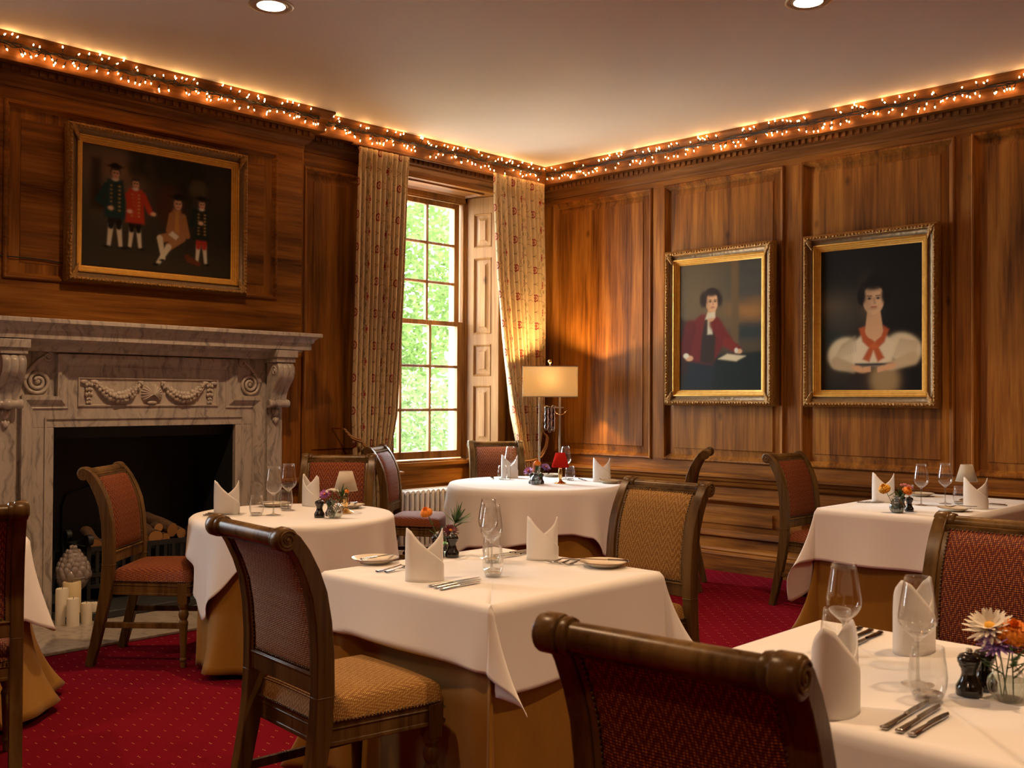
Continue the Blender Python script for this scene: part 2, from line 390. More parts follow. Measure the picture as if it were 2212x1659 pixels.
mb = MB(); mb.box(-9.2, .6, -9.2, .02, -.2, 0)
struct(mb.build('floor', M['carpet'], smooth=0))
mb = MB(); mb.box(-9.4, .8, -9.4, .55, H, H+.25)
struct(mb.build('ceiling', M['ceiling'], smooth=0))
mb = MB(); mb.box(-9.4, -9.0, -9.4, .5, -.2, H+.02); struct(mb.build('wall_back', M['wood_y'], smooth=0))
mb = MB(); mb.box(-9.2, .4, -9.4, -9.0, -.2, H+.02); struct(mb.build('wall_near', M['wood_x'], smooth=0))

# right wall
mb = MB()
cols = [(-1.20,-.13),(-2.41,-1.34),(-3.657,-2.573),(-4.87,-3.785),(-6.10,-5.03),(-7.35,-6.26),(-8.6,-7.5)]
panelled(mb, -9.0, 0.0, cols, .72, 3.16, .85, 3.06, FR)
panelled(mb, -9.0, 0.0, cols, .10, .72, .275, .545, FR, 1, 1)
mb.box(.03, .30, -9.2, .5, -.2, H+.02, 0)
struct(mb.build('wall_right', [M['wood_z'], M['wood_y']], recalc=False, smooth=30))

# left wall with the chimney breast and the window bay
AX0, AX1, AH = -1.735, -.57, 3.095        # alcove opening
mb = MB(); F0, FB = FL(0.0), FL(BY)
panelled(mb, BX1, AX0, [(-2.585,-1.90)], .10, 3.16, .86, 3.00, F0)
quad(mb, AX0, AH, AX1, 3.16, F0, 1)
panelled(mb, AX1, 0.0, [(-.47,-.10)], .10, 3.16, .86, 3.00, F0)
panelled(mb, BX0, BX1, [(-4.68,-2.88)], 1.60, 3.16, 2.02, 3.03, FB, 1, 1)
quad(mb, -2.93, .0, BX1, 1.60, FB, 0); quad(mb, BX0, .0, -4.70, 1.60, FB, 0)
for x in (BX1, BX0): mb.add([(x,0,0),(x,BY,0),(x,BY,3.16),(x,0,3.16)], [(0,1,2,3)], None, 0)
panelled(mb, -5.85, BX0, [(-5.75,-5.12)], .10, 3.16, .86, 3.00, F0)
panelled(mb, -9.0, -7.15, [(-8.2,-7.3)], .10, 3.16, .86, 3.00, F0)
quad(mb, -7.15, 3.0, -5.85, 3.16, F0, 1); quad(mb, -7.15, .10, -5.85, .80, F0, 1)
# thickness of the wall behind the boards
mb.box(-2.64, -1.80, .03, .5, -.2, 3.4, 0); mb.box(-.55, .25, .03, .5, -.2, 3.4, 0); mb.box(-1.80, -.55, .03, .5, 3.10, 3.4, 0)
mb.box(-5.0, -2.64, .46, .5, -.2, 3.4, 0); mb.box(-5.0, -2.64, -.07, .46, 1.62, 3.4, 0)
mb.box(-5.85, -4.95, .03, .5, -.2, 3.4, 0); mb.box(-9.1, -7.15, .03, .5, -.2, 3.4, 0)
mb.box(-7.15, -5.85, .03, .5, 3.0, 3.4, 0); mb.box(-7.15, -5.85, .03, .5, -.2, .80, 0)
# alcove: reveals, soffit with a sunk panel, apron under the window
mb.box(AX0-.06, AX0, .001, .46, -.05, AH, 0)
mb.box(AX1, AX1+.05, .001, .46, -.05, .76, 0)
mb.box(AX0, AX1, .001, .46, AH, AH+.03, 1)
mb.sweep([(-1.62,.06),(-.70,.06),(-.70,.30),(-1.62,.30)], [(0,0),(0,.012),(.012,.016),(.03,.004),(.035,0)], lambda a, b, h: (a, b, AH-h), True, 1)
mb.box(AX0, AX1, .31, .46, -.05, .765, 1); mb.box(AX0, AX1, .27, .40, .755, .785, 1)
mb.box(AX0, AX1, .29, .33, .60, .62, 1)
struct(mb.build('wall_left', [M['wood_z'], M['wood_x']], recalc=False, smooth=30))
mb = MB(); mb.box(AX0-.05, AX1+.05, -.02, .5, -.06, -.001); struct(mb.build('floor_alcove', M['carpet'], smooth=0))

# cornice
CP = [(.168,H+.01),(.168,3.362),(.158,3.352),(.148,3.330),(.132,3.318),(.128,3.305),(.118,3.300),(.115,3.232),(.108,3.228),(.062,3.228),(.062,3.186),(.048,3.180),(.046,3.165),(.030,3.150),(.012,3.138),(.010,3.118),(-.01,3.118)]
path = [(0,-9.0),(0,0),(BX1,0),(BX1,BY),(BX0,BY),(BX0,0),(-9.0,0)]
mb = MB(); mb.sweep(path, CP, lambda a, b, h: (a, b, h)); k = len(CP)-1
for i in range(len(mb.mi)): mb.mi[i] = 0 if i//k == 0 else 1
y = -.10
while y > -6.4: mb.box(-.071, -.05, y-.028, y, 3.192, 3.224, 0); y -= .052
x = -.12
while x > BX1+.1: mb.box(x-.028, x, -.071, -.05, 3.192, 3.224, 1); x -= .052
x = BX1+.04
while x > BX0-.05: mb.box(x-.030, x, BY-.071, BY-.05, 3.192, 3.224, 1); x -= .052
struct(mb.build('trim_1', [M['wood_cornice_y'], M['wood_cornice_x']], smooth=30))
# dado rail and skirting
DP = [(0,.755),(.050,.752),(.060,.745),(.060,.728),(.046,.718),(.040,.700),(.026,.690),(.022,.668),(.012,.655),(0,.650)]
mb = MB(); mb.sweep([(0,-9.0),(0,0),(AX1,0),(AX1,.29)], DP, lambda a, b, h: (a, b, h)); struct(mb.build('trim_2', M['wood_y'], smooth=30))
mb = MB(); mb.sweep([(AX0,.29),(AX0,0),(BX1,0),(BX1,BY),(-2.89,BY)], DP, lambda a, b, h: (a, b, h)); struct(mb.build('trim_3', M['wood_x'], smooth=30))
SP = [(0,.178),(.012,.176),(.018,.160),(.014,.150),(.030,.140),(.034,.126),(.030,.120),(.030,0)]
mb = MB(); mb.sweep([(0,-9.0),(0,0),(AX1,0)], SP, lambda a, b, h: (a, b, h)); struct(mb.build('baseboard_right', M['wood_y'], smooth=30))
mb = MB(); mb.sweep([(AX0,0),(BX1,0),(BX1,BY),(-2.89,BY)], SP, lambda a, b, h: (a, b, h)); struct(mb.build('baseboard_left', M['wood_x'], smooth=30))

# ---------------------------------------------------------------- window_1: nine-over-nine sash
win = bpy.data.objects.new('window_1', None); COL.objects.link(win); win.location = (-1.2, .36, .8); struct(win); win['label'] = 'tall pine sash window with small panes between flowered curtains'
OW = (-1.2, .36, .8)
def wbuild(mb, name, m, parent=win, off=OW, **k):
    mb.v = [(p[0]-off[0], p[1]-off[1], p[2]-off[2]) for p in mb.v]
    return mb.build(name, m, parent, **k)
mb = MB()
for x0, x1 in ((-1.80,-1.735),(-.668,-.60)): mb.box(x0, x1, .33, .47, .78, 3.10)
for x0, x1 in ((-1.735,-1.722),(-.690,-.668)): mb.box(x0, x1, .335, .355, .80, 3.08)
mb.box(-1.80, -.60, .33, .47, 3.045, 3.10); mb.box(-1.80, -.60, .30, .50, .765, .800)
mb.box(-1.73, -.67, .335, .352, 3.030, 3.045)
wbuild(mb, 'frame', M['wood_sash'], bevel=.004)
XB = [-1.712, -1.386, -1.060, -.735]
def sash(y, z0, z1, zb, bot, top):
    mb = MB(); mb.box(XB[0]-.03, XB[0]+.012, y-.02, y+.02, z0-bot, z1+top); mb.box(XB[3]-.012, XB[3]+.045, y-.02, y+.02, z0-bot, z1+top)
    mb.box(XB[0]+.012, XB[3]-.012, y-.02, y+.02, z0-bot, z0); mb.box(XB[0]+.012, XB[3]-.012, y-.02, y+.02, z1, z1+top)
    for x in XB[1:3]: mb.box(x-.012, x+.012, y-.017, y+.017, z0, z1); mb.box(x-.006, x+.006, y-.024, y-.017, z0, z1)
    for z in zb: mb.box(XB[0]+.012, XB[3]-.012, y-.016, y+.016, z-.012, z+.012); mb.box(XB[0]+.012, XB[3]-.012, y-.023, y-.016, z-.006, z+.006)
    s = wbuild(mb, 'sash', M['wood_sash'], bevel=.003)
    g = MB(); g.add([(XB[0],y,z0),(XB[3],y,z0),(XB[3],y,z1),(XB[0],y,z1)], [(0,1,2,3)])
    wbuild(g, 'glass_pane', M['pane'], s, smooth=0, recalc=False)
sash(.36, .872, 1.955, [1.226, 1.600], .062, .04)
sash(.405, 1.985, 2.995, [2.330, 2.668], .03, .05)
def shutter(x0, y0, x1, y1, sgn):
    L = hypot(x1-x0, y1-y0); ux, uy = (x1-x0)/L, (y1-y0)/L; nx, ny = -uy*sgn, ux*sgn
    fm = lambda a, b, h: (x0+ux*a+nx*h, y0+uy*a+ny*h, b)
    mb = MB(); zs = [(.93,1.44),(1.52,1.80),(1.89,2.56),(2.65,2.95)]; a0, a1 = .075, L-.075
    quad(mb, 0, .80, a0, 3.09, fm); quad(mb, a1, .80, L, 3.09, fm); z = .80
    PS = [(0,0),(.006,.006),(.014,-.004),(.020,-.014),(.034,-.014),(.062,-.002),(.064,.002)]
    for b0, b1 in zs:
        quad(mb, a0, z, a1, b0, fm); z = b1
        mb.sweep([(a0,b0),(a1,b0),(a1,b1),(a0,b1)], PS, fm, True); e = .064
        mb.add([fm(a0+e,b0+e,.002), fm(a1-e,b0+e,.002), fm(a1-e,b1-e,.002), fm(a0+e,b1-e,.002)], [(0,1,2,3)])
    quad(mb, a0, z, a1, 3.09, fm)
    mb.add([fm(0,.80,-.03), fm(L,.80,-.03), fm(L,3.09,-.03), fm(0,3.09,-.03), fm(0,.80,0), fm(L,.80,0), fm(L,3.09,0), fm(0,3.09,0)], [(0,3,2,1),(0,1,5,4),(1,2,6,5),(2,3,7,6),(3,0,4,7)])
    s = wbuild(mb, 'shutter', M['wood_shutter'], smooth=30, recalc=False)
    h = MB(); c = fm(L-.02, 1.0, .02); h.cyl((c[0],c[1],.83), (c[0],c[1],.90), .006, 8); wbuild(h, 'hinge', M['iron'], s)
shutter(-.648, .335, -.565, .012, -1)
mb = MB(); mb.box(AX1-.10, AX1+.02, .001, .34, .765, .80); wbuild(mb, 'sill_block', M['wood_sash'], bevel=.004)

# the matching window on the other side of the chimney breast
win2 = bpy.data.objects.new('window_2', None); COL.objects.link(win2); win2.location = (-6.5, .36, .8); struct(win2)
o2 = (-6.5, .36, .8); mb = MB()
for x in (-7.15,-5.90): mb.box(x, x+.05, .30, .46, .80, 3.0)
mb.box(-7.15, -5.85, .30, .46, .78, .84); mb.box(-7.15, -5.85, .30, .46, 2.95, 3.0); mb.box(-7.15, -5.85, .34, .38, 1.93, 1.98)
for x in (-6.72,-6.29): mb.box(x-.012, x+.012, .35, .39, .84, 2.95)
for z in (1.2,1.57,2.3,2.63): mb.box(-7.1, -5.9, .352, .388, z-.012, z+.012)
wbuild(mb, 'frame', M['wood_sash'], win2, o2)
g = MB(); g.add([(-7.1,.37,.84),(-5.9,.37,.84),(-5.9,.37,2.95),(-7.1,.37,2.95)], [(0,1,2,3)]); mb = MB(); mb.box(-7.14, -6.25, .10, .14, .84, 2.95); wbuild(mb, 'shutter', M['wood_shutter'], win2, o2)  # closed shutter is unseen, added to cut the daylight through this window
wbuild(g, 'glass_pane', M['pane'], win2, o2, smooth=0, recalc=False)

# ---------------------------------------------------------------- fireplace
FX = -3.812
fp = thing('fireplace', 'large veined marble chimneypiece with carved swags and console brackets', 'fireplace', (FX, BY, 0))
def fbuild(mb, name, m, parent=fp, **k):
    mb.v = [(p[0]-FX, p[1]-BY, p[2]) for p in mb.v]; return mb.build(name, m, parent, **k)
mb = MB(); mb.box(-5.05, -2.80, -.905, BY, 0, .018); fbuild(mb, 'hearth', M['hearth'], bevel=.004)
mb = MB(); mb.box(FX-.598, FX+.598, -.33, .44, .019, .062); fbuild(mb, 'back_hearth', M['slate'], bevel=.004)
mb = MB(); mb.box(FX-.66, FX+.66, .42, .45, .02, 1.5); mb.box(FX-.66, FX-.598, -.10, .44, .02, 1.5); mb.box(FX+.598, FX+.66, -.10, .44, .02, 1.5)
mb.box(FX-.66, FX+.66, -.06, .44, 1.35, 1.5); mb.box(FX-.60, FX+.60, .0, .06, 1.075, 1.36)
fb = fbuild(mb, 'firebox', M['soot'])
mb = MB(); mb.box(FX-.33, FX+.33, .395, .42, .10, .62)
mb.prism([(FX-.33,.62),(FX+.33,.62),(FX+.30,.70),(FX+.16,.74),(FX+.13,.80),(FX-.13,.80),(FX-.16,.74),(FX-.30,.70)], .395, .42, lambda a, b, h: (a, h, b))
mb.lathe([(0,0),(.12,0),(.10,.012),(0,.014)], 20, (FX,.395,.45), 0, (0,-1,0))
fbuild(mb, 'fireback', M['soot'], fb)
YF = -.135
def fxz(a, b, h): return (FX+a, YF-h, b)
for s in (-1, 1):
    mb = MB(); a, b = sorted((s*.60, s*.83)); mb.box(FX+a, FX+b, YF, -.08, .018, 1.145); fbuild(mb, 'jamb', M['marble'], bevel=.003)
    mb = MB(); a, b = sorted((s*.828, s*.945)); mb.box(FX+a, FX+b, -.165, -.08, .018, 1.30); mb.box(FX+a-.01, FX+b+.01, -.18, -.08, .018, .14)
    fbuild(mb, 'pilaster', M['marble'], bevel=.003)
mb = MB(); mb.box(FX-.83, FX+.83, YF, -.08, 1.146, 1.60); mb.box(FX-.945, FX+.945, YF+.01, -.08, 1.30, 1.60); fbuild(mb, 'lintel', M['marble'], bevel=.002)
mb = MB(); AP = [(0,0),(0,.034),(.022,.034),(.030,.028),(.042,.022),(.055,.010),(.066,.008),(.070,.010),(.074,0)]
mb.sweep([(.795,.02),(.795,1.33),(.593,1.33),(.593,1.58),(-.593,1.58),(-.593,1.33),(-.795,1.33),(-.795,.02)], AP, fxz)
mb.sweep([(.655,.02),(.655,1.205),(-.655,1.205),(-.655,.02)], [(0,0),(0,.010),(.010,.010),(.014,0)], fxz)
fbuild(mb, 'architrave', M['marble'], smooth=30)
# carved tablet with swags and a scallop shell
mb = MB(); mb.sweep([(-.462,1.270),(.462,1.270),(.462,1.445),(-.462,1.445)], [(0,0),(0,.010),(.008,.012),(.012,.002)], fxz, True); quad(mb, -.45, 1.282, .45, 1.433, fxz, 0, .002)
tb = fbuild(mb, 'tablet', M['marble_plain'], smooth=30)
mb = MB()
def shell(u, v):
    a = -.25*pi+v*1.5*pi-.0; th = -pi*.22+v*pi*1.44; rr = u*(.068+.004*cos(22*th)); bul = .034*sqrt(max(0, 1-u**2.2))+.004*cos(22*th)*u
    return fxz(rr*cos(th), 1.345+rr*sin(th)*.98, bul+.002)
mb.grid(shell, 8, 66); mb.ball(fxz(0,1.292,.012), .02, 10, 0, (1.7,.7,.6)); fbuild(mb, 'scallop_shell', M['marble_plain'], tb, smooth=80, recalc=False)
for s in (-1, 1):
    mb = MB(); rr = random.Random(5)
    for i in range(15):
        q = i/14; a = s*(.075+.285*q); z = 1.412-.088*sin(pi*min(1, q*1.02))**.9; w = .014+.015*sin(pi*q)
        for k in range(4):
            t_ = 2*pi*k/4+rr.random(); mb.ball(fxz(a+w*.75*cos(t_), z+w*.75*sin(t_), .012+.010*sin(pi*q)), w*.72, 8, 0, (1,.8,1))
        mb.ball(fxz(a, z, .020+.018*sin(pi*q)), w*.5, 8, 0, (1,.9,1))
    for z, w in ((1.405,.022),(1.375,.019),(1.345,.022),(1.318,.014),(1.296,.016)):
        for k in range(3): mb.ball(fxz(s*.40+(k-1)*w*.7, z-abs(k-1)*.004, .012), w*.6, 8, 0, (.8,.8,1.1))
    for k in (-1, 1): mb.ball(fxz(s*.40+k*.03, 1.418, .012), .02, 8, 0, (1.3,.6,.7))
    fbuild(mb, 'swag', M['marble_plain'], tb, smooth=80)
def spiral(cx, cz, r0, r1, turns, a0, dr, n=60): return [fxz(cx+(r0+(r1-r0)*i/n)*cos(a0+dr*2*pi*turns*i/n), cz+(r0+(r1-r0)*i/n)*sin(a0+dr*2*pi*turns*i/n), .010) for i in range(n+1)]
for s in (-1, 1):
    mb = MB(); c = s*.700
    mb.tube(spiral(c, 1.415, .078, .018, 2.1, pi/2+(-s)*pi*.1, -s), [.011]*61, 8); mb.ball(fxz(c, 1.415, .006), .018, 10, 0, (1,.8,1))
    mb.tube(spiral(s*.642, 1.560, .028, .008, 1.5, pi*.5, s, 40), .007, 8); mb.ball(fxz(s*.642, 1.56, .006), .009, 8)
    pts = [fxz(c+s*.074*cos(x)*.0+s*(.076-.11*q), 1.43+.13*q**.9+.012*sin(pi*q), .008) for q, x in [(i/16, 0) for i in range(17)]]
    mb.tube(pts, [.018-.010*i/16 for i in range(17)], 8)
    mb.box(FX+c-.085, FX+c+.085, YF-.012, YF, 1.325, 1.338)
    fbuild(mb, 'scroll_ornament', M['marble_plain'], smooth=80)
    # console bracket
    prof = [(-.165,1.565),(-.285,1.560),(-.305,1.535),(-.308,1.50),(-.298,1.465),(-.272,1.43),(-.240,1.395),(-.218,1.36),(-.208,1.325),(-.206,1.30)]
    P = []
    for i in range(len(prof)-1):
        for k in range(3): q = k/3; P.append((prof[i][0]*(1-q)+prof[i+1][0]*q, prof[i][1]*(1-q)+prof[i+1][1]*q))
    P.append(prof[-1]); n = len(P)-1; x0 = FX+s*.8865
    mb = MB()
    mb.grid(lambda u, v: (x0-.064+.128*u, P[min(n, int(round(v*n)))][0]-.008*abs(sin(u*pi*3.0))**.7, P[min(n, int(round(v*n)))][1]), 30, n)
    for sx in (-.064, .064): mb.add([(x0+sx, p[0], p[1]) for p in P]+[(x0+sx, -.16, p[1]) for p in P], [(i, i+1, n+2+i, n+1+i) for i in range(n)])
    for sx in (-1, 1): mb.tube([(x0+sx*.066, -.255+.028*(1-i/30)*cos(i*.42), 1.508+.034*(1-i/30)*sin(i*.42)) for i in range(31)], .005, 6)
    cb = fbuild(mb, 'console_bracket', M['marble'], smooth=50)
    mb = MB(); mb.lathe([(0,-.08),(.026,-.08),(.030,-.066),(.024,-.052),(.024,-.022),(.030,-.012),(.030,.012),(.024,.022),(.024,.052),(.030,.066),(.026,.08),(0,.08)], 18, (x0,-.205,1.285), 0, (1,0,0)); fbuild(mb, 'roll', M['marble'], cb)
    mb = MB()
    for z, w in ((1.225,.026),(1.168,.021)):
        mb.ball((x0,-.172,z), w, 12, 0, (.85,.75,1.05))
        for k in (-1, 0, 1): mb.ball((x0+k*w*.75,-.174,z+w*.55-abs(k)*.004), w*.55, 8, 0, (.8,.8,1.2))
    fbuild(mb, 'bellflower_drop', M['marble_plain'], cb, smooth=80)
    mb = MB(); mb.box(x0-.075, x0+.075, -.30, -.10, 1.566, 1.60); mb.box(x0-.085, x0+.085, -.315, -.10, 1.60, 1.65); fbuild(mb, 'impost_block', M['marble'], cb, bevel=.004)
mb = MB(); SH = [(-.02,1.588),(.03,1.590),(.045,1.612),(.075,1.632),(.105,1.640),(.108,1.654),(.150,1.656),(.150,1.698),(.160,1.704),(.166,1.722),(.184,1.738),(.196,1.742),(.205,1.746),(.205,1.766),(.200,1.770),(-.05,1.770)]
hx = .93; mb.sweep([(-hx,BY+.0),(-hx,-.165),(hx,-.165),(hx,BY+.0)], [(-p, z) for p, z in SH], lambda a, b, h: (FX+a, b, h))
mb.add([(FX-hx-.2,BY,1.770),(FX+hx+.2,BY,1.770),(FX+hx+.2,-.365,1.770),(FX-hx-.2,-.365,1.770)], [(0,1,2,3)])
fbuild(mb, 'mantel_shelf', M['marble'], smooth=30)

# iron basket grate and logs
gb = thing('fire_basket', 'black iron basket grate holding logs inside the marble fireplace', 'grate', (FX, .15, .064))
def gbuild(mb, name, **k):
    mb.v = [(p[0]-FX, p[1]-.15, p[2]-.062) for p in mb.v]; return mb.build(name, M['iron'], gb, **k)
X0, X1, Y0, Y1 = -4.145, -3.473, -.005, .31
for x in (X0, X1):
    for yy in (Y0, Y1):
        mb = MB(); mb.bar((x,yy,.062), (x,yy,.42), .026, .026, (0,1,0)); mb.box(x-.03, x+.03, yy-.02, yy+.02, .062, .075)
        mb.lathe([(.012,-.017),(.034,-.017),(.034,.017),(.012,.017),(.012,-.017)], 16, (x, yy-.012, .445), 0, (1,0,0)); gbuild(mb, 'post', bevel=.003)
for z, hh in ((.385,.030),(.225,.024),(.155,.024)):
    mb = MB(); mb.bar((X0,Y0,z), (X1,Y0,z), .018, hh); mb.bar((X0,Y1,z), (X1,Y1,z), .018, hh); mb.bar((X0,Y0,z), (X0,Y1,z), .018, hh); mb.bar((X1,Y0,z), (X1,Y1,z), .018, hh); gbuild(mb, 'rail')
for i in range(11):
    x = X0+(X1-X0)*(i+1)/12; mb = MB(); mb.bar((x,Y0,.14), (x,Y0,.385), .022, .012, (0,1,0)); gbuild(mb, 'bar')
mb = MB(); mb.box(X0, X1, Y0, Y1, .150, .165); gbuild(mb, 'tray')
def log(x, z, r, y0, y1, dx, dz, label, seed):
    r *= .94; rr = random.Random(seed); n = 14; L = hypot(hypot(dx, y1-y0), dz); o = thing('log', label, 'log', (x, y0, z), 0, 'logs in the fire basket')
    ks = [1+.08*sin(k*2*pi/n*2+seed)+.05*rr.random() for k in range(n)]; d = Vector((dx, y1-y0, dz))/L
    q = Vector((0,0,1)).rotation_difference(d); mb = MB()
    mb.grid(lambda u, v: tuple(q @ Vector((r*ks[int(u*n) % n]*(1+.05*sin(v*7+seed))*cos(2*pi*u), r*ks[int(u*n) % n]*(1+.05*sin(v*7+seed))*sin(2*pi*u), v*L))), n, 6, True); mb.build('bark', M['log'], o, smooth=60)
    for w in (0, 1):
        e = MB(); vs = [tuple(q @ Vector((r*ks[k]*.97*cos(2*pi*k/n), r*ks[k]*.97*sin(2*pi*k/n), w*L+(-.002 if w == 0 else .002)))) for k in range(n)]
        e.add(vs, [tuple(range(n))]); e.build('cut_end', M['log_end'], o, smooth=0)
log(-3.76,.405,.038,.02,.28,.03,.02,'round cut log end low at the left of the right-hand pile',1)
log(-3.705,.425,.046,.00,.27,.04,.03,'largest round cut log end in the middle of the right-hand pile',2)
log(-3.635,.400,.042,.02,.28,-.02,.02,'pale cut log lying below the long log in the grate',3)
log(-3.665,.475,.030,.04,.29,.06,-.01,'thin upper log on top of the pile in the grate',4)
log(-3.575,.455,.048,.03,.29,-.06,.06,'long thick log leaning across the pile in the grate',5)
log(-3.505,.425,.036,.04,.28,.02,.02,'dark log at the right end of the pile by the post',6)
log(-4.085,.410,.040,.03,.28,.05,.05,'dark log at the left end of the grate behind the chair',7)
log(-4.01,.375,.042,.02,.27,.02,.01,'split log at the left side just behind the red chair',8)
log(-3.90,.39,.045,.03,.28,.02,.02,'log half hidden behind the back of the red chair',9)

# candles and the ceramic artichoke on the hearth
def candle(x, y, r, h, mt, label, z=.018):
    o = thing('pillar_candle', label, 'candle', (x, y, z), 0, 'pillar candles on the hearth')
    mb = MB(); mb.lathe([(0,0),(r,0),(r,h-.006),(r-.004,h),(r*.7,h-.004),(r*.25,h-.008),(0,h-.008)], 24); mb.build('wax', M[mt], o)
    mb = MB(); mb.cyl((0,0,h-.01), (0.002,0,h+.008), .0014, 6); mb.build('wick', M['dark'], o)
candle(-4.415,-.285,.036,.205,'wax_pale','tall slim pale candle at the left beside the white tablecloth')
candle(-4.330,-.215,.051,.225,'wax','thick yellowed candle, tallest, just below the ceramic artichoke')
candle(-4.385,-.365,.035,.155,'wax_pale','medium white candle standing foremost of the candles')
candle(-4.300,-.345,.032,.115,'wax_pale','short candle at the right front of the candle group')
candle(-4.225,-.275,.026,.115,'wax_pale','smallest candle, rightmost of the group on the hearth',.0)
ar = thing('artichoke_ornament', 'large glazed ceramic artichoke ornament standing behind the candles', 'ornament', (-4.285,-.12,.0635))
mb = MB(); mb.lathe([(0,0),(.07,0),(.068,.012),(.03,.03),(.022,.07),(.04,.10),(.075,.135),(.092,.17),(.094,.19),(.088,.215)], 28); mb.build('footed_cup', M['ceramic'], ar)
mb = MB(); mb.lathe([(.086,.20),(.086,.235),(.076,.275),(.056,.315),(.032,.345),(.012,.362),(0,.366)], 24)
for ring in range(7):
    z = .205+ring*.026; rad = [.090,.088,.081,.068,.051,.034,.017][ring]; n = [12,12,11,10,8,6,4][ring]
    for k in range(n):
        a = 2*pi*(k+.5*(ring % 2))/n; mb.ball((rad*.94*cos(a), rad*.94*sin(a), z), .031-.0025*ring, 10, 0, (.45+.5*abs(sin(a)), .45+.5*abs(cos(a)), 1.15))
mb.build('scales', M['ceramic'], ar, smooth=180)
mb = MB(); mb.tube([(.094*cos(2*pi*i/40), .094*sin(2*pi*i/40), .192) for i in range(40)], .005, 8, closed=True); mb.build('rim', M['ceramic'], ar)
# ---------------------------------------------------------------- dining chairs
POST = [(-.285,0,.040),(-.258,.11,.044),(-.232,.23,.049),(-.210,.34,.054),(-.199,.42,.057),(-.194,.52,.056),(-.195,.62,.054),(-.202,.71,.052),(-.216,.79,.050),(-.238,.85,.048),(-.266,.905,.045),(-.292,.942,.042),(-.312,.962,.036)]
def post_at(z):
    for a, b in zip(POST, POST[1:]):
        if a[1] <= z <= b[1]: q = (z-a[1])/(b[1]-a[1]); return a[0]*(1-q)+b[0]*q
    return POST[-1][0]
def post_n(z):
    dy = post_at(min(.962, z+.01))-post_at(max(0, z-.01)); d = Vector((0, dy, .02)).normalized(); return Vector((0, d.z, -d.y))
SCY, SCZ = -.317, .950
def nails(mb, pts, r=.0042):
    L = [0]
    for a, b in zip(pts, pts[1:]): L.append(L[-1]+(Vector(b)-Vector(a)).length)
    n = int(L[-1]/.0115); k = 0
    for i in range(n+1):
        d = L[-1]*i/n
        while k < len(L)-2 and L[k+1] < d: k += 1
        q = (d-L[k])/max(1e-9, L[k+1]-L[k]); p = Vector(pts[k]).lerp(Vector(pts[k+1]), q)
        mb.ball(p, r, 5)
M['nail'] = simple('antique_nailheads', (.16,.12,.07), .3, metal=.9)
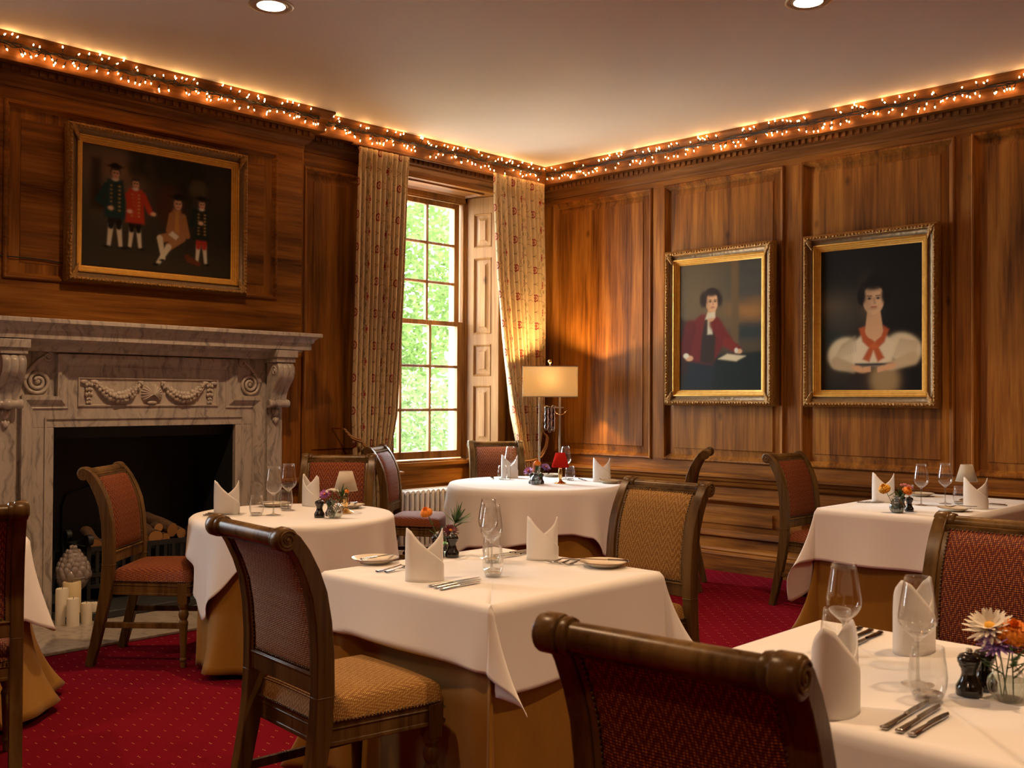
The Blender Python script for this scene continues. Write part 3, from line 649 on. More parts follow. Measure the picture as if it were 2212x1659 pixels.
def make_chair(fab):
    t = thing('dining_chair', '', 'chair', group='scroll-back dining chairs')
    # rear legs that run up into the scrolled back posts
    for s in (-1, 1):
        mb = MB(); w = .021; rings = []
        for i, (y, z, d) in enumerate(POST):
            a = POST[max(0, i-1)]; b = POST[min(len(POST)-1, i+1)]; tg = Vector((0, b[0]-a[0], b[1]-a[1])).normalized(); nn = Vector((0, tg.z, -tg.y)); x = s*(.200+.006*min(1, z/.5))
            c = Vector((x, y, z)); rings.append([c+Vector((-w,0,0))+nn*d/2, c+Vector((w,0,0))+nn*d/2, c+Vector((w,0,0))-nn*d/2, c+Vector((-w,0,0))-nn*d/2])
        vs = [tuple(p) for r_ in rings for p in r_]; fs = [(0,1,2,3)]
        for i in range(len(rings)-1):
            for k in range(4): fs.append((i*4+k, i*4+(k+1) % 4, i*4+4+(k+1) % 4, i*4+4+k))
        fs.append(tuple(len(vs)-4+k for k in range(4))[::-1]); mb.add(vs, fs)
        x0, x1 = s*.206-.022, s*.206+.022
        mb.lathe([(0,0),(.031,0),(.034,.006),(.034,.038),(.031,.044),(0,.044)], 22, (x0, SCY, SCZ), 0, (1,0,0))
        mb.box(s*.206-.0217, s*.206+.0217, -.2236, -.1646, .499, .505)
        rl = mb.build('rear_leg', M['chair_wood'], t, bevel=.004, smooth=35)
        sp = MB(); xo = s*.2285; sp.tube([(xo, SCY+(.026-.020*i/34)*cos(.6+i*.33), SCZ+(.026-.020*i/34)*sin(.6+i*.33)) for i in range(35)], .0032, 6); sp.ball((xo,SCY,SCZ), .007, 8, 0, (.6,1,1)); sp.build('scroll', M['chair_wood'], rl, smooth=80)
        mb = MB(); x = s*.208; y = .180
        mb.box(x-.024, x+.024, y-.024, y+.024, .315, .417)
        mb.lathe([(0,0),(.0125,0),(.0135,.018),(.0125,.030),(.0175,.038),(.0175,.044),(.0135,.050),(.0205,.205),(.0215,.212),(.0235,.218),(.0215,.226),(.0165,.236),(.022,.248),(.0255,.262),(.022,.278),(.0165,.286),(.021,.294),(.024,.302),(.024,.316),(0,.316)], 16, (x,y,0))
        mb.build('front_leg', M['chair_wood'], t, bevel=.002, smooth=35)
        mb = MB(); mb.bar((s*.202,-.236,.205), (s*.208,.172,.205), .017, .028); mb.build('stretcher', M['chair_wood'], t, bevel=.003)
    mb = MB(); R0 = .0245
    mb.lathe([(R0,-.186),(.030,-.184),(.032,-.176),(.030,-.168),(R0,-.165),(R0,.165),(.030,.168),(.032,.176),(.030,.184),(R0,.186)], 20, (0, SCY+.003, SCZ-.001), 0, (1,0,0))
    mb.bar((-.186,post_at(.932),.930), (.186,post_at(.932),.930), .030, .034)
    mb.build('top_rail', M['chair_wood'], t, smooth=45)
    mb = MB(); mb.box(-.186, .186, post_at(.54)-.020, post_at(.54)+.020, .507, .566); mb.box(-.186, .186, post_at(.56)-.024, post_at(.56)+.024, .556, .564)
    for s in (-1, 1):
        mb.grid(lambda u, v: (s*(.184-.014*u), post_at(.566+.36*v)+.019*(1 if u < .5 else 1), .566+.36*v), 1, 14); mb.grid(lambda u, v: (s*(.184-.014*u), post_at(.566+.36*v)-.020, .566+.36*v), 1, 14)
    mb.build('back_rail', M['chair_wood'], t, bevel=.003, smooth=35)
    # upholstered back
    mb = MB(); Z0, Z1, W = .568, .928, .172; NV = 16; NU = 12
    arc = [0.0]
    for j in range(NV): za = Z0+(Z1-Z0)*j/NV; zb = Z0+(Z1-Z0)*(j+1)/NV; arc.append(arc[-1]+hypot(zb-za, post_at(zb)-post_at(za)))
    def face(sg, bul):
        def fn(u, v):
            z = Z0+(Z1-Z0)*v; n_ = post_n(z); x = W*(2*u-1); e = max(0, (1-(2*u-1)**4)*(1-(2*v-1)**6))**.5
            p = Vector((x, post_at(z), z))+n_*sg*(.014+bul*e); return tuple(p)
        return fn
    uvf = lambda u, v: (W*(2*u-1), arc[int(round(v*NV))])
    mb.grid(face(1,.016), NU, NV, False, 0, uvf); mb.grid(face(-1,.010), NU, NV, False, 0, uvf)
    br = mb.build('backrest', fab, t, smooth=180)
    for sg in (1, -1):
        nb = MB(); o = .017; e = W-.002
        nails(nb, [tuple(Vector((-e, post_at(z), z))+post_n(z)*sg*o) for z in [Z0+.004+(Z1-Z0-.008)*k/16 for k in range(17)]])
        nails(nb, [tuple(Vector((e, post_at(z), z))+post_n(z)*sg*o) for z in [Z0+.004+(Z1-Z0-.008)*k/16 for k in range(17)]])
        for z in (Z0+.004, Z1-.004): nails(nb, [tuple(Vector((x, post_at(z), z))+post_n(z)*sg*o) for x in (-e, e)])
        nb.build('nail_trim', M['nail'], br, smooth=180)
    # seat
    def hw(y): return .200+(.236-.200)*(y+.19)/.41
    def seat(u, v):
        uu = (2*u-1); vv = 2*v-1; su = math.copysign(abs(uu)**.7, uu); sv = math.copysign(abs(vv)**.7, vv); y = .015+.205*sv+.008*(1-su*su)*(sv > 0)*sv; x = hw(y)*su
        mx = max(abs(su), abs(sv)); k = max(0.0, 1-mx**9); q = su*su*sv*sv; x *= 1-.035*q*q; y = .015+(y-.015)*(1-.035*q*q); return (x, y, .420+.066*k**.40+.012*max(0, (1-su*su)*(1-sv*sv)))
    mb = MB(); mb.grid(seat, 22, 22, False, 0, lambda u, v: (lambda p: (p[0]+math.copysign(max(0, .486-p[2]), p[0])*(abs(2*u-1) > .93), p[1]+math.copysign(max(0, .486-p[2]), p[1])*(abs(2*v-1) > .93)))(seat(u, v)))
    st = mb.build('seat', fab, t, smooth=180)
    nb = MB(); ring = [(hw(-.17)+.001,-.168,.4235),(hw(.19)-.001,.192,.4235)]; nails(nb, ring); nails(nb, [(-a, b, c) for a, b, c in ring]); nails(nb, [(-.216,.214,.4235),(0,.226,.4235),(.216,.214,.4235)]); nb.build('nail_trim', M['nail'], st, smooth=180); nb = MB(); nails(nb, [(-.178,-.192,.4235),(.178,-.192,.4235)])
    nb.build('nail_trim', M['nail'], st, smooth=180)
    mb = MB(); pl = [(-.192,-.185),(.192,-.185),(.229,.205),(.222,.216),(-.222,.216),(-.229,.205)]
    mb.prism(pl, .352, .419, lambda a, b, h: (a, b, h)); pl2 = [(a*1.018, b*1.018+.001) for a, b in pl]; mb.prism(pl2, .352, .366, lambda a, b, h: (a, b, h)); mb.prism(pl2, .398, .404, lambda a, b, h: (a, b, h))
    mb.build('seat_frame', M['chair_wood'], t, bevel=.003)
    return t
red = make_chair(M['fab_red']); gld = make_chair(M['fab_gold'])
CHAIRS = [
 ('r', -4.325,-1.312,-2.39,'red chair with high scrolled back in front of the fireplace'),
 ('g', -4.955,-3.70,-1.66,'gold chair seen from behind at the left of the centre square table'),
 ('r', -.70,-3.128,3.147,'red chair in side view between the panelled wall and the rectangular corner table'),
 ('g', -3.455,-3.605,1.567,'gold chair facing the camera at the far side of the centre square table'),
 ('r', -5.25,-5.294,-1.474,'dark red chair in the foreground, nearest the camera, seen from behind'),
 ('r', -3.872,-5.179,1.57,'red chair cut by the right edge behind the vase of mixed flowers'),
 ('r', -3.255,-1.278,2.36,'red chair facing the camera behind the small round table by the fireplace'),
 ('r', -1.99,-.585,-2.50,'red chair in side view beside the left curtain and the radiator'),
 ('r', -1.075,-.545,2.537,'red chair under the window shutter behind the large round table'),
 ('r', -.84,-1.925,.50,'red chair turned away at the right of the large round table'),
 ('r', -5.648,-2.322,-.27,'red chair cut by the left edge of the photo'),
]
n = {'r':0,'g':0}
for kd, x, y, rz, lab in CHAIRS:
    place(red if kd == 'r' else gld, n[kd], lab, (x, y, 0), rz); n[kd] += 1

# ---------------------------------------------------------------- tables and cloths
TZ = .725
def hang(r, slope, rad=.014):
    """distance along the cloth past the edge -> (outward, downward)"""
    if r <= 0: return r, 0.0
    q = rad*pi/2
    if r < q: a = r/rad; return rad*sin(a), rad*(1-cos(a))
    e = r-q; return rad+e*slope, rad+e*sqrt(max(0, 1-slope*slope))
def skirt(name, mt, T, base, dirs, D, slope, label, cat, group, rows=18, wob=None, solid=0):
    """base/dirs: per-station edge point and outward direction, D: cloth length below the edge, slope(i,t): outward lean"""
    N = len(base); mb = MB(); vs = []; fs = []; uv = []
    cx = sum(b[0] for b in base)/N; cy = sum(b[1] for b in base)/N
    for i in range(N):
        for j in range(rows+2):
            if j == 0: vs.append((base[i][0]+(cx-base[i][0])*.05, base[i][1]+(cy-base[i][1])*.05, T)); continue
            t_ = (j-1)/rows; r_ = D[i]*(t_**.85); o, d = hang(r_, slope(i, t_))
            vs.append((base[i][0]+dirs[i][0]*o, base[i][1]+dirs[i][1]*o, T-d))
    cat_white = name == 'tablecloth'
    def shove(p, d):
        # where a chair is pushed in, its seat and legs press the hanging cloth inwards
        for _, x, y, rz, _l in CHAIRS:
            dx, dy = p[0]-x, p[1]-y
            if dx*dx+dy*dy > .25: continue
            c, s_ = cos(rz), sin(rz); lx = dx*c+dy*s_; ly = -dx*s_+dy*c
            kx = max(0, min(1, (.33-abs(lx))/.075)); kz = max(0, min(1, (.55-p[2])/.06)); k = kx*kx*(3-2*kx)*kz*kz*(3-2*kz)
            if k > 0 and ly < (.250 if cat_white else .262): m = min(.30, ((.250 if cat_white else .262)-ly))*k; p = (p[0]-s_*m, p[1]+c*m, p[2])
        return p
    vs = [shove(p, None) for p in vs]
    W = rows+2
    for i in range(N):
        k = (i+1) % N
        for j in range(W-1): fs.append((i*W+j, i*W+j+1, k*W+j+1, k*W+j))
    c0 = len(vs); vs.append((cx, cy, T))
    for i in range(N): fs.append((i*W, ((i+1) % N)*W, c0))
    mb.add(vs, [f for f in fs if len(set(vs[k] for k in f)) > 2])
    mb.v = [(p[0]-cx, p[1]-cy, p[2]) for p in mb.v]
    o = mb.build(name, mt, None, smooth=75); o.location = (cx, cy, 0); tag(o, label, cat, group)
    o.modifiers.new('solid', 'SOLIDIFY').thickness = .0016; o.modifiers['solid'].offset = -1
    return o
def rect_stations(x0, x1, y0, y1, drops, ns=26, nc=30, skew=0.0, rounded=False, seed=1, tip=.36, lean=.05, wav=.02, tuck=.16, fold=None):
    """drops = (x-, x+, y-, y+)"""
    rr = random.Random(seed); B = []; Dr = []; D = []; S = []
    cor = [((x1,y0), 0, drops[2], drops[1], -pi/2), ((x1,y1), 0, drops[1], drops[3], 0.0), ((x0,y1), 0, drops[3], drops[0], pi/2), ((x0,y0), 0, drops[0], drops[2], pi)]
    for ci, (c, _, da, db, a0) in enumerate(cor):
        ph = rr.random()*6; c2 = rr.uniform(.42, .58)+skew
        for k in range(nc+1):
            f = k/nc; a = f*pi/2
            dm = max(da, db)*1.0 if rounded else min(da/max(1e-6, cos(a)), db/max(1e-6, sin(a)))
            if rounded: dm = da*(1-f)+db*f
            psi = f+.06*sin(2*pi*f)+((fold or {}).get(ci, 0.0))*sin(pi*f)**1.3   # turn of the hanging direction
            s = lean+tip*exp(-(abs(f-c2)/.27)**2.6)-tuck*(exp(-((f-.03)/.06)**2)+exp(-((f-.97)/.06)**2))
            B.append(c); Dr.append((cos(a0+psi*pi/2), sin(a0+psi*pi/2))); D.append(dm); S.append(s)
        nx = cor[(ci+1) % 4][0]; dn = db
        for k in range(1, ns):
            q = k/ns; B.append((c[0]+(nx[0]-c[0])*q, c[1]+(nx[1]-c[1])*q)); Dr.append((cos(a0+pi/2), sin(a0+pi/2))); D.append(dn*(1+.012*sin(q*9+ph))); S.append(lean+wav*sin(q*2*pi*1.5+ph))
    return B, Dr, D, S
def rect_table(x0, x1, y0, y1, drops, nm, seed, gname='', skew=0.0, tip=.36, fold=None):
    cx, cy = (x0+x1)/2, (y0+y1)/2
    t = thing('dining_table', nm+' table hidden under its white and mustard cloths', 'table', (cx, cy, 0), 0, 'dining tables')
    w, d = (x1-x0)/2-.012, (y1-y0)/2-.012
    mb = MB(); mb.box(-w, w, -d, d, TZ-.030, TZ-.006); mb.build('tabletop', M['chair_wood'], t)
    for sx in (-1, 1):
        for sy in (-1, 1): mb = MB(); mb.box(sx*(w-.05)-.025, sx*(w-.05)+.025, sy*(d-.05)-.025, sy*(d-.05)+.025, 0, TZ-.031); mb.build('leg', M['chair_wood'], t)
    B, Dr, D, S = rect_stations(x0+.006, x1-.006, y0+.006, y1-.006, (TZ-.022,)*4, rounded=True, seed=seed, tip=.20, lean=.020, wav=.02, tuck=.05)
    skirt('undercloth', M['mustard'], TZ-.003, B, Dr, D, lambda i, t_: max(.0, S[i]*(.12+.88*t_*t_)), 'floor-length mustard cloth under the '+nm+' table cloth', 'tablecloth', 'mustard floor-length undercloths')
    B, Dr, D, S = rect_stations(x0-.003, x1+.003, y0-.003, y1+.003, drops, seed=seed, skew=skew, tip=tip, lean=.085, wav=.03, fold=fold)
    skirt('tablecloth', M['linen'], TZ, B, Dr, D, lambda i, t_: max(.04, S[i]*(.55+.45*t_)), 'white linen cloth draped over the '+nm+' table', 'tablecloth', 'white linen tablecloths')
rect_table(-4.725,-3.89,-4.105,-3.28,(.205,.25,.27,.22),'small square centre',3,skew=.03,tip=.36,fold={3:.46})
rect_table(-1.515,-.19,-4.23,-3.48,(.30,.30,.46,.48),'rectangular right-hand',5,tip=.30)
rect_table(-5.03,-4.215,-5.70,-4.89,(.26,.26,.26,.26),'square foreground',8)
def cpts(pts, a):
    a = ((a+180) % 360)-180; p = sorted(pts); p = [(p[-1][0]-360, p[-1][1])]+p+[(p[0][0]+360, p[0][1])]
    for (a0, v0), (a1, v1) in zip(p, p[1:]):
        if a0 <= a <= a1: q = (a-a0)/max(1e-6, a1-a0); q = q*q*(3-2*q)*.5+q*.5; return v0+(v1-v0)*q
def round_table(cx, cy, Rr, ctrl, nm, seed, flare=.06, lean=.10):
    view = atan2(-6.25-cy, -6.85-cx)          # direction towards the camera side of the room
    t = thing('dining_table', nm+' table hidden under its white and mustard cloths', 'table', (cx, cy, 0), 0, 'dining tables')
    mb = MB(); mb.lathe([(0,TZ-.030),(Rr-.012,TZ-.030),(Rr-.012,TZ-.006),(0,TZ-.006)], 48); mb.build('tabletop', M['chair_wood'], t)
    for k in range(4): mb = MB(); a = pi/4+k*pi/2; mb.box(.6*Rr*cos(a)-.025, .6*Rr*cos(a)+.025, .6*Rr*sin(a)-.025, .6*Rr*sin(a)+.025, 0, TZ-.031); mb.build('leg', M['chair_wood'], t)
    N = 220; rr = random.Random(seed); ph = [rr.random()*6.28 for _ in range(4)]
    A = [2*pi*i/N for i in range(N)]
    wv = [.5*sin(11*a+ph[0])+.35*sin(17*a+ph[1])+.3*sin(7*a+ph[2]) for a in A]
    skirt('undercloth', M['mustard'], TZ-.003, [(cx+(Rr-.006)*cos(a), cy+(Rr-.006)*sin(a)) for a in A], [(cos(a), sin(a)) for a in A], [TZ-.022]*N, lambda i, t_: max(.0,   .002+flare*t_*t_+.085*wv[i]*t_**1.6), 'floor-length mustard cloth under the '+nm+' table cloth', 'tablecloth', 'mustard floor-length undercloths')
    D = [cpts(ctrl, math.degrees(a-view)) for a in A]; md = sum(D)/N
    w2 = [.55*sin(9*a+ph[3])+.45*sin(15*a+ph[0]) for a in A]
    skirt('tablecloth', M['linen'], TZ, [(cx+(Rr+.002)*cos(a), cy+(Rr+.002)*sin(a)) for a in A], [(cos(a), sin(a)) for a in A], D, lambda i, t_: max(.035, lean+.15*w2[i]*(t_**.5)*(.7+.6*(D[i]-md)/md)), 'white linen cloth draped over the '+nm+' table', 'tablecloth', 'white linen tablecloths')
# angle 0 faces the camera, negative to the left in the photo
round_table(-3.815,-1.724,.505,[(-150,.24),(-110,.22),(-80,.25),(-62,.36),(-52,.48),(-42,.36),(-25,.20),(-8,.17),(10,.30),(18,.37),(28,.30),(45,.22),(75,.24),(110,.24),(150,.3),(180,.22)],'small round left-hand',4)
round_table(-1.47,-1.27,.612,[(-150,.36),(-110,.34),(-80,.42),(-60,.50),(-40,.40),(-20,.39),(-5,.36),(8,.30),(22,.30),(34,.33),(45,.45),(55,.50),(66,.44),(90,.34),(130,.4),(180,.35)],'large round window',9)
round_table(-5.643,-1.491,.535,[(-150,.25),(-90,.24),(-40,.26),(0,.24),(40,.30),(58,.32),(76,.42),(92,.32),(130,.26),(180,.25)],'half-hidden left-edge',12,.18,.17)

# ---------------------------------------------------------------- tableware
def make_napkin():
    mb = MB(); rx, ry, h, th = .062, .036, .178, .0022
    def sheet(a0, a1, k, hts, off):
        def fn(u, v):
            a = a0+(a1-a0)*u; p = u*(len(hts)-1); i = min(len(hts)-2, int(p)); q = p-i; top = hts[i]*(1-q)+hts[i+1]*q
            z = top*v; fl = 1+.06*(z/h)**2-.10*(z/h)**3; pt = 1-.10*max(0, z-.10)/.08*k
            return ((rx+off)*cos(a)*fl, (ry+off)*sin(a)*fl*pt, z)
        mb.grid(fn, 40, 12)
    # front flap rises to the left peak, the back sheet to the right peak
    sheet(radians(100), radians(370), 1, [.095*1.0,.12,.155,h,.168,.135,.105,.080,.060,.045], .002)
    sheet(radians(-200), radians(85), 1, [.055,.06,.075,.095,.118,.145,h*.985,.16,.125,.095], -.0015)
    return mb.build('folded_napkin', M['linen'], None, smooth=60, solid=.0024)
def make_wineglass():
    t = thing('wine_glass', '', 'wine glass', group='wine glasses')
    mb = MB(); mb.lathe([(.0275,.232),(.0295,.215),(.0345,.185),(.0390,.155),(.0400,.143),(.0385,.132),(.030,.118),(.018,.107),(.008,.099),(.0045,.094)], 32); mb.build('bowl', M['glass'], t, smooth=180, solid=.0011)
    mb = MB(); mb.lathe([(.0048,.095),(.0038,.085),(.0034,.05),(.0038,.02),(.0055,.008)], 14); mb.build('stem', M['glass_base'], t, smooth=180)
    mb = MB(); mb.lathe([(0,.0005),(.034,.0005),(.034,.0018),(.02,.004),(.0055,.009),(0,.009)], 32); mb.build('foot', M['glass'], t, smooth=60)
    mb = MB(); mb.lathe([(0,.099),(.010,.1015),(.018,.1078),(.022,.112),(.012,.106),(0,.1045)], 20); mb.build('bowl_base', M['glass'], t, smooth=180)
    return t
def make_tumbler():
    t = thing('tumbler', '', 'water glass', group='stemless water tumblers')
    mb = MB(); mb.lathe([(.0295,.103),(.0315,.085),(.0350,.060),(.0362,.045),(.0350,.030),(.0310,.014),(.0265,.004),(.0255,.0005),(0,.0005)], 32); mb.build('wall', M['glass'], t, smooth=180, solid=.0014)
    mb = MB(); mb.lathe([(0,.001),(.0245,.001),(.0285,.008),(.027,.0145),(.012,.0115),(0,.011)], 24); mb.build('base', M['glass_base'], t, smooth=180)
    return t
def make_plate():
    mb = MB(); mb.lathe([(0,.003),(.045,.003),(.048,0),(.052,0),(.055,.005),(.080,.0165),(.0865,.0185)], 48, m=0); mb.lathe([(.0865,.0185),(.0875,.0195),(.0870,.0205),(.0845,.0205)], 48, m=1)
    mb.lathe([(.0845,.0205),(.078,.0185),(.058,.0085),(.052,.0065),(0,.0065)], 48, m=0)
    return mb.build('side_plate', [M['china'], M['china_rim']], None, smooth=60)
def knife(label, grp, L, x0, y0, x1, y1, z=TZ+.001, dz=0.0):
    a = atan2(y1-y0, x1-x0); o = thing('knife', label, 'knife', (x0, y0, z), a, grp); hl = L*.44
    mb = MB(); mb.grid(lambda u, v: (hl*u, (.0052+.0026*(1-u)**1.5)*cos(2*pi*v), .0045+.0036*sin(2*pi*v)+dz*u), 10, 8)
    mb.ball((.003,0,.0045), .0088, 10, 0, (.6,1,.5)); mb.build('handle', M['steel'], o, smooth=70)
    pl = [(hl-.004,-.004),(hl+.012,-.0045),(L*.8,-.0055),(L*.93,-.0035),(L,.004),(L*.9,.0075),(L*.7,.009),(hl+.015,.0085),(hl-.004,.004)]
    mb = MB(); mb.prism(pl, .0035, .0052, lambda p, q, h: (p, q, h+dz*p/L*1.0)); mb.build('blade', M['steel'], o, smooth=30)
    return o
def fork(label, grp, L, x0, y0, x1, y1, z=TZ+.001):
    """x0,y0 = handle end, x1,y1 towards the tines"""
    a = atan2(y1-y0, x1-x0); o = thing('fork', label, 'fork', (x0, y0, z), a, grp); hl = L*.62
    mb = MB(); mb.grid(lambda u, v: (hl*u, (.0085-.0060*u)*cos(2*pi*v), .004+.009*u*u+.0024*sin(2*pi*v)), 12, 8); mb.build('handle', M['steel'], o, smooth=70)
    mb = MB(); mb.grid(lambda u, v: (hl+L*.14*u, .011*(2*v-1)*(.35+.65*sin(u*pi/2)), .013-.007*u-.003*(1-(2*v-1)**2)), 6, 8)
    for k in range(4):
        yy = (-.009+.006*k); mb.tube([(hl+L*.14+L*.24*q, yy, .0055-.004*sin(q*pi)+.007*q*q) for q in [i/6 for i in range(7)]], [.0015]*5+[.0012,.0007], 6)
    mb.build('tines', M['steel'], o, smooth=70)
    return o
def make_mill():
    t = thing('pepper_mill', '', 'pepper mill', group='salt and pepper mills')
    mb = MB(); mb.lathe([(0,0),(.0255,0),(.0265,.003),(.0265,.018),(.0235,.023),(.0175,.034),(.0150,.045),(.0165,.055),(.0205,.061),(.0205,.064),(0,.064)], 24); mb.build('body', M['mill'], t, smooth=40)
    mb = MB(); mb.lathe([(0,.0645),(.021,.0645),(.0235,.068),(.0235,.076),(.019,.083),(.010,.0865),(0,.087)], 24); mb.build('cap', M['mill'], t, smooth=50)
    mb = MB(); mb.lathe([(0,.087),(.006,.087),(.0075,.091),(.0055,.0955),(0,.0965)], 14); mb.build('knob', M['steel'], t, smooth=60)
    return t
def make_vase(mt='glass'):
    t = thing('bud_vase', '', 'vase', group='glass bud vases')
    N = 14
    mb = MB(); prof = [(.0215,.088),(.017,.082),(.0145,.074),(.0160,.066),(.0270,.056),(.0370,.042),(.0395,.030),(.0370,.016),(.0290,.004),(.0270,.0005)]
    def fn(u, v):
        p = v*(len(prof)-1); i = min(len(prof)-2, int(p)); q = p-i; r_ = prof[i][0]*(1-q)+prof[i+1][0]*q; z = prof[i][1]*(1-q)+prof[i+1][1]*q
        r_ *= 1+.035*cos(N*2*pi*u)*(1 if z < .065 else .2); return (r_*cos(2*pi*u), r_*sin(2*pi*u), z)
    mb.grid(fn, 84, 18, True); mb.build('bowl', M[mt], t, smooth=180, solid=.0012)
    mb = MB(); mb.lathe([(0,.002),(.026,.002),(.0345,.016),(.0368,.030),(.035,.042),(0,.042)], 28); mb.build('water', M['water'], t, smooth=50)
    mb = MB(); mb.lathe([(0,.0005),(.027,.0005),(.027,.004),(0,.005)], 24); mb.build('base', M['glass_base'], t, smooth=50)
    return t
def flower(kind, col, label, base, top, size, grp, leafy=0, seed=0):
    """one stem standing in a vase: base and top are world points"""
    rr = random.Random(seed); size *= 1.35; a_ = rr.random()*6.28; base = (base[0]+.013*cos(a_), base[1]+.013*sin(a_), base[2]); bx, by, bz = base; o = thing('flower', label, 'flower', base, 0, grp)
    d = Vector((top[0]-bx, top[1]-by, top[2]-bz)); mid = d*.55+Vector((0,0,d.z*.10))
    pts = [tuple(Vector((0,0,0)).lerp(mid, q)*(1-q)+mid.lerp(d, q)*q) for q in [i/8 for i in range(9)]]
    mb = MB(); mb.tube(pts, .0014, 6); mb.build('stem', M['stem'], o)
    vw = Vector((-6.85-bx, -6.25-by, 0)).normalized(); ax = (d.normalized()+Vector((0,0,.25))+vw*(.75 if kind == 'daisy' else .25)).normalized(); q = Vector((0,0,1)).rotation_difference(ax); mb = MB()
    def petal(L, w, az, el, lift=0.0, m=0):
        c, s_ = cos(az), sin(az); rows = []
        for i in range(4):
            u = i/3; ww = w*sin(pi*min(.93, .15+.8*u)); rad = L*u*cos(el); z = L*u*sin(el)+lift
            for k in (-1, 1): rows.append(tuple(d+q @ Vector((c*rad-s_*ww*k, s_*rad+c*ww*k, z))))
        mb.add(rows, [(2*i, 2*i+1, 2*i+3, 2*i+2) for i in range(3)], None, m)
    if kind == 'marigold':
        def ruff(u, v):
            a, e = 2*pi*u, -pi*.30+v*pi*.80; r_ = size*.86*(1+.10*sin(13*a+3*sin(9*e))*cos(11*e)+.07*sin(23*a+17*e)); return tuple(d+q @ Vector((r_*cos(e)*cos(a), r_*cos(e)*sin(a), r_*.72*sin(e))))
        mb.grid(ruff, 40, 16, True)
        for lay in range(6):
            for k in range(16-lay*2): petal(size*(1-.12*lay), size*.22, 2*pi*k/(16-lay*2)+rr.random()*.4, -.1+lay*.30+rr.random()*.15, size*.10*lay)
    elif kind == 'daisy':
        for lay in range(3):
            for k in range(18): petal(size*(1-.13*lay), size*.10, 2*pi*k/18+lay*.17+rr.random()*.1, .05+lay*.28+rr.random()*.2, size*.05*lay)
    elif kind == 'umbel':
        for k in range(26):
            a = rr.random()*6.28; r_ = size*sqrt(rr.random()); mb.ball(tuple(d+q @ Vector((r_*cos(a), r_*sin(a), .3*size*(1-(r_/size)**2)))), size*.16, 6)
    elif kind == 'spray':
        for k in range(30):
            a = rr.random()*6.28; e = rr.uniform(.1, 1.4); L = size*rr.uniform(.6, 1.2); petal(L, size*.055, a, e)
    hd = mb.build('flower_head' if kind != 'spray' else 'leaf_spray', M[col], o, smooth=180, recalc=False)
    if kind == 'daisy': e = MB(); e.ball(tuple(d+q @ Vector((0,0,size*.12))), size*.24, 8); e.build('flower_eye', M['yellow' if col == 'white_petal' else 'orange'], hd, smooth=180)
    if kind in ('marigold',): e = MB(); e.lathe([(0,-.016),(.004,-.014),(size*.38,-.002),(size*.4,.003),(0,.003)], 10, tuple(d), 0, tuple(ax)); e.build('calyx', M['leaf'], o, smooth=180)
    if leafy:
        mb = MB()
        for k in range(leafy):
            u = .45+.5*k/leafy; p = Vector(pts[int(u*8)]); a = rr.random()*6.28
            for j in range(7):
                f = j/6; st = p+Vector((cos(a), sin(a), .5))*(.034*f); w = .011*(1-f*.5)
                for sd in (-1, 1):
                    e = st+Vector((-sin(a)*sd*w+cos(a)*.010, cos(a)*sd*w+sin(a)*.010, .006)); n_ = Vector((0,0,.0016)); mb.add([st-n_, e, st+n_], [(0,1,2)])
        mb.build('leaf', M['leaf'], o, smooth=0, recalc=False)
    return o
def table_lamp(x, y, mt, label, rz=0):
    t = thing('table_lamp', label, 'table lamp', (x, y, TZ+.001), rz, 'small brass table lamps')
    mb = MB(); mb.lathe([(0,0),(.043,0),(.043,.004),(.036,.008),(.020,.016),(.011,.026),(.010,.034),(.013,.046),(.0145,.075),(.012,.095),(.009,.104),(.012,.110),(.008,.116),(.006,.150),(0,.150)], 24); mb.build('base', M['brass'], t, smooth=40)
    mb = MB(); mb.lathe([(.0625,.118),(.034,.218)], 32); s = mb.build('shade', M[mt], t, smooth=180, solid=.0012)
    mb = MB(); mb.lathe([(.0632,.117),(.0636,.120),(.0618,.121)], 32); mb.lathe([(.0348,.2145),(.0342,.219),(.0330,.219)], 32); mb.build('hem', M[mt], s, smooth=60)
    mb = MB(); mb.ball((0,0,.165), .016, 12); mb.build('bulb', M['wax_pale'], t, smooth=180)
    for k in range(3): mb = MB(); a = 2*pi*k/3; mb.tube([(0,0,.150),(.0595*cos(a),.0595*sin(a),.124)], .001, 5); mb.build('shade_arm', M['brass'], t)
    return t
nap = make_napkin(); wgl = make_wineglass(); tum = make_tumbler(); plt_ = make_plate(); mil = make_mill(); vas = make_vase(); vas2 = make_vase('glass_smoky')
cnt = {}
def put(p, label, x, y, rz=0, z=TZ+.001, sc=1.0):
    k = p.name.split('.')[0]+str(id(p)); u = cnt.get(k, 0); cnt[k] = u+1
    o = place(p, u, label, (x, y, z), rz); o.scale = (sc,)*3; return o
tag(nap, '', 'napkin', 'folded white napkins'); tag(plt_, '', 'plate', 'side plates')
VIEW = lambda x, y: atan2(y+6.25, x+6.85)-pi/2      # turns local -y towards the camera side
def napkin(x, y, lab, da=0.0, sc=1.0): put(nap, lab, x, y, VIEW(x, y)+radians(da), sc=sc)
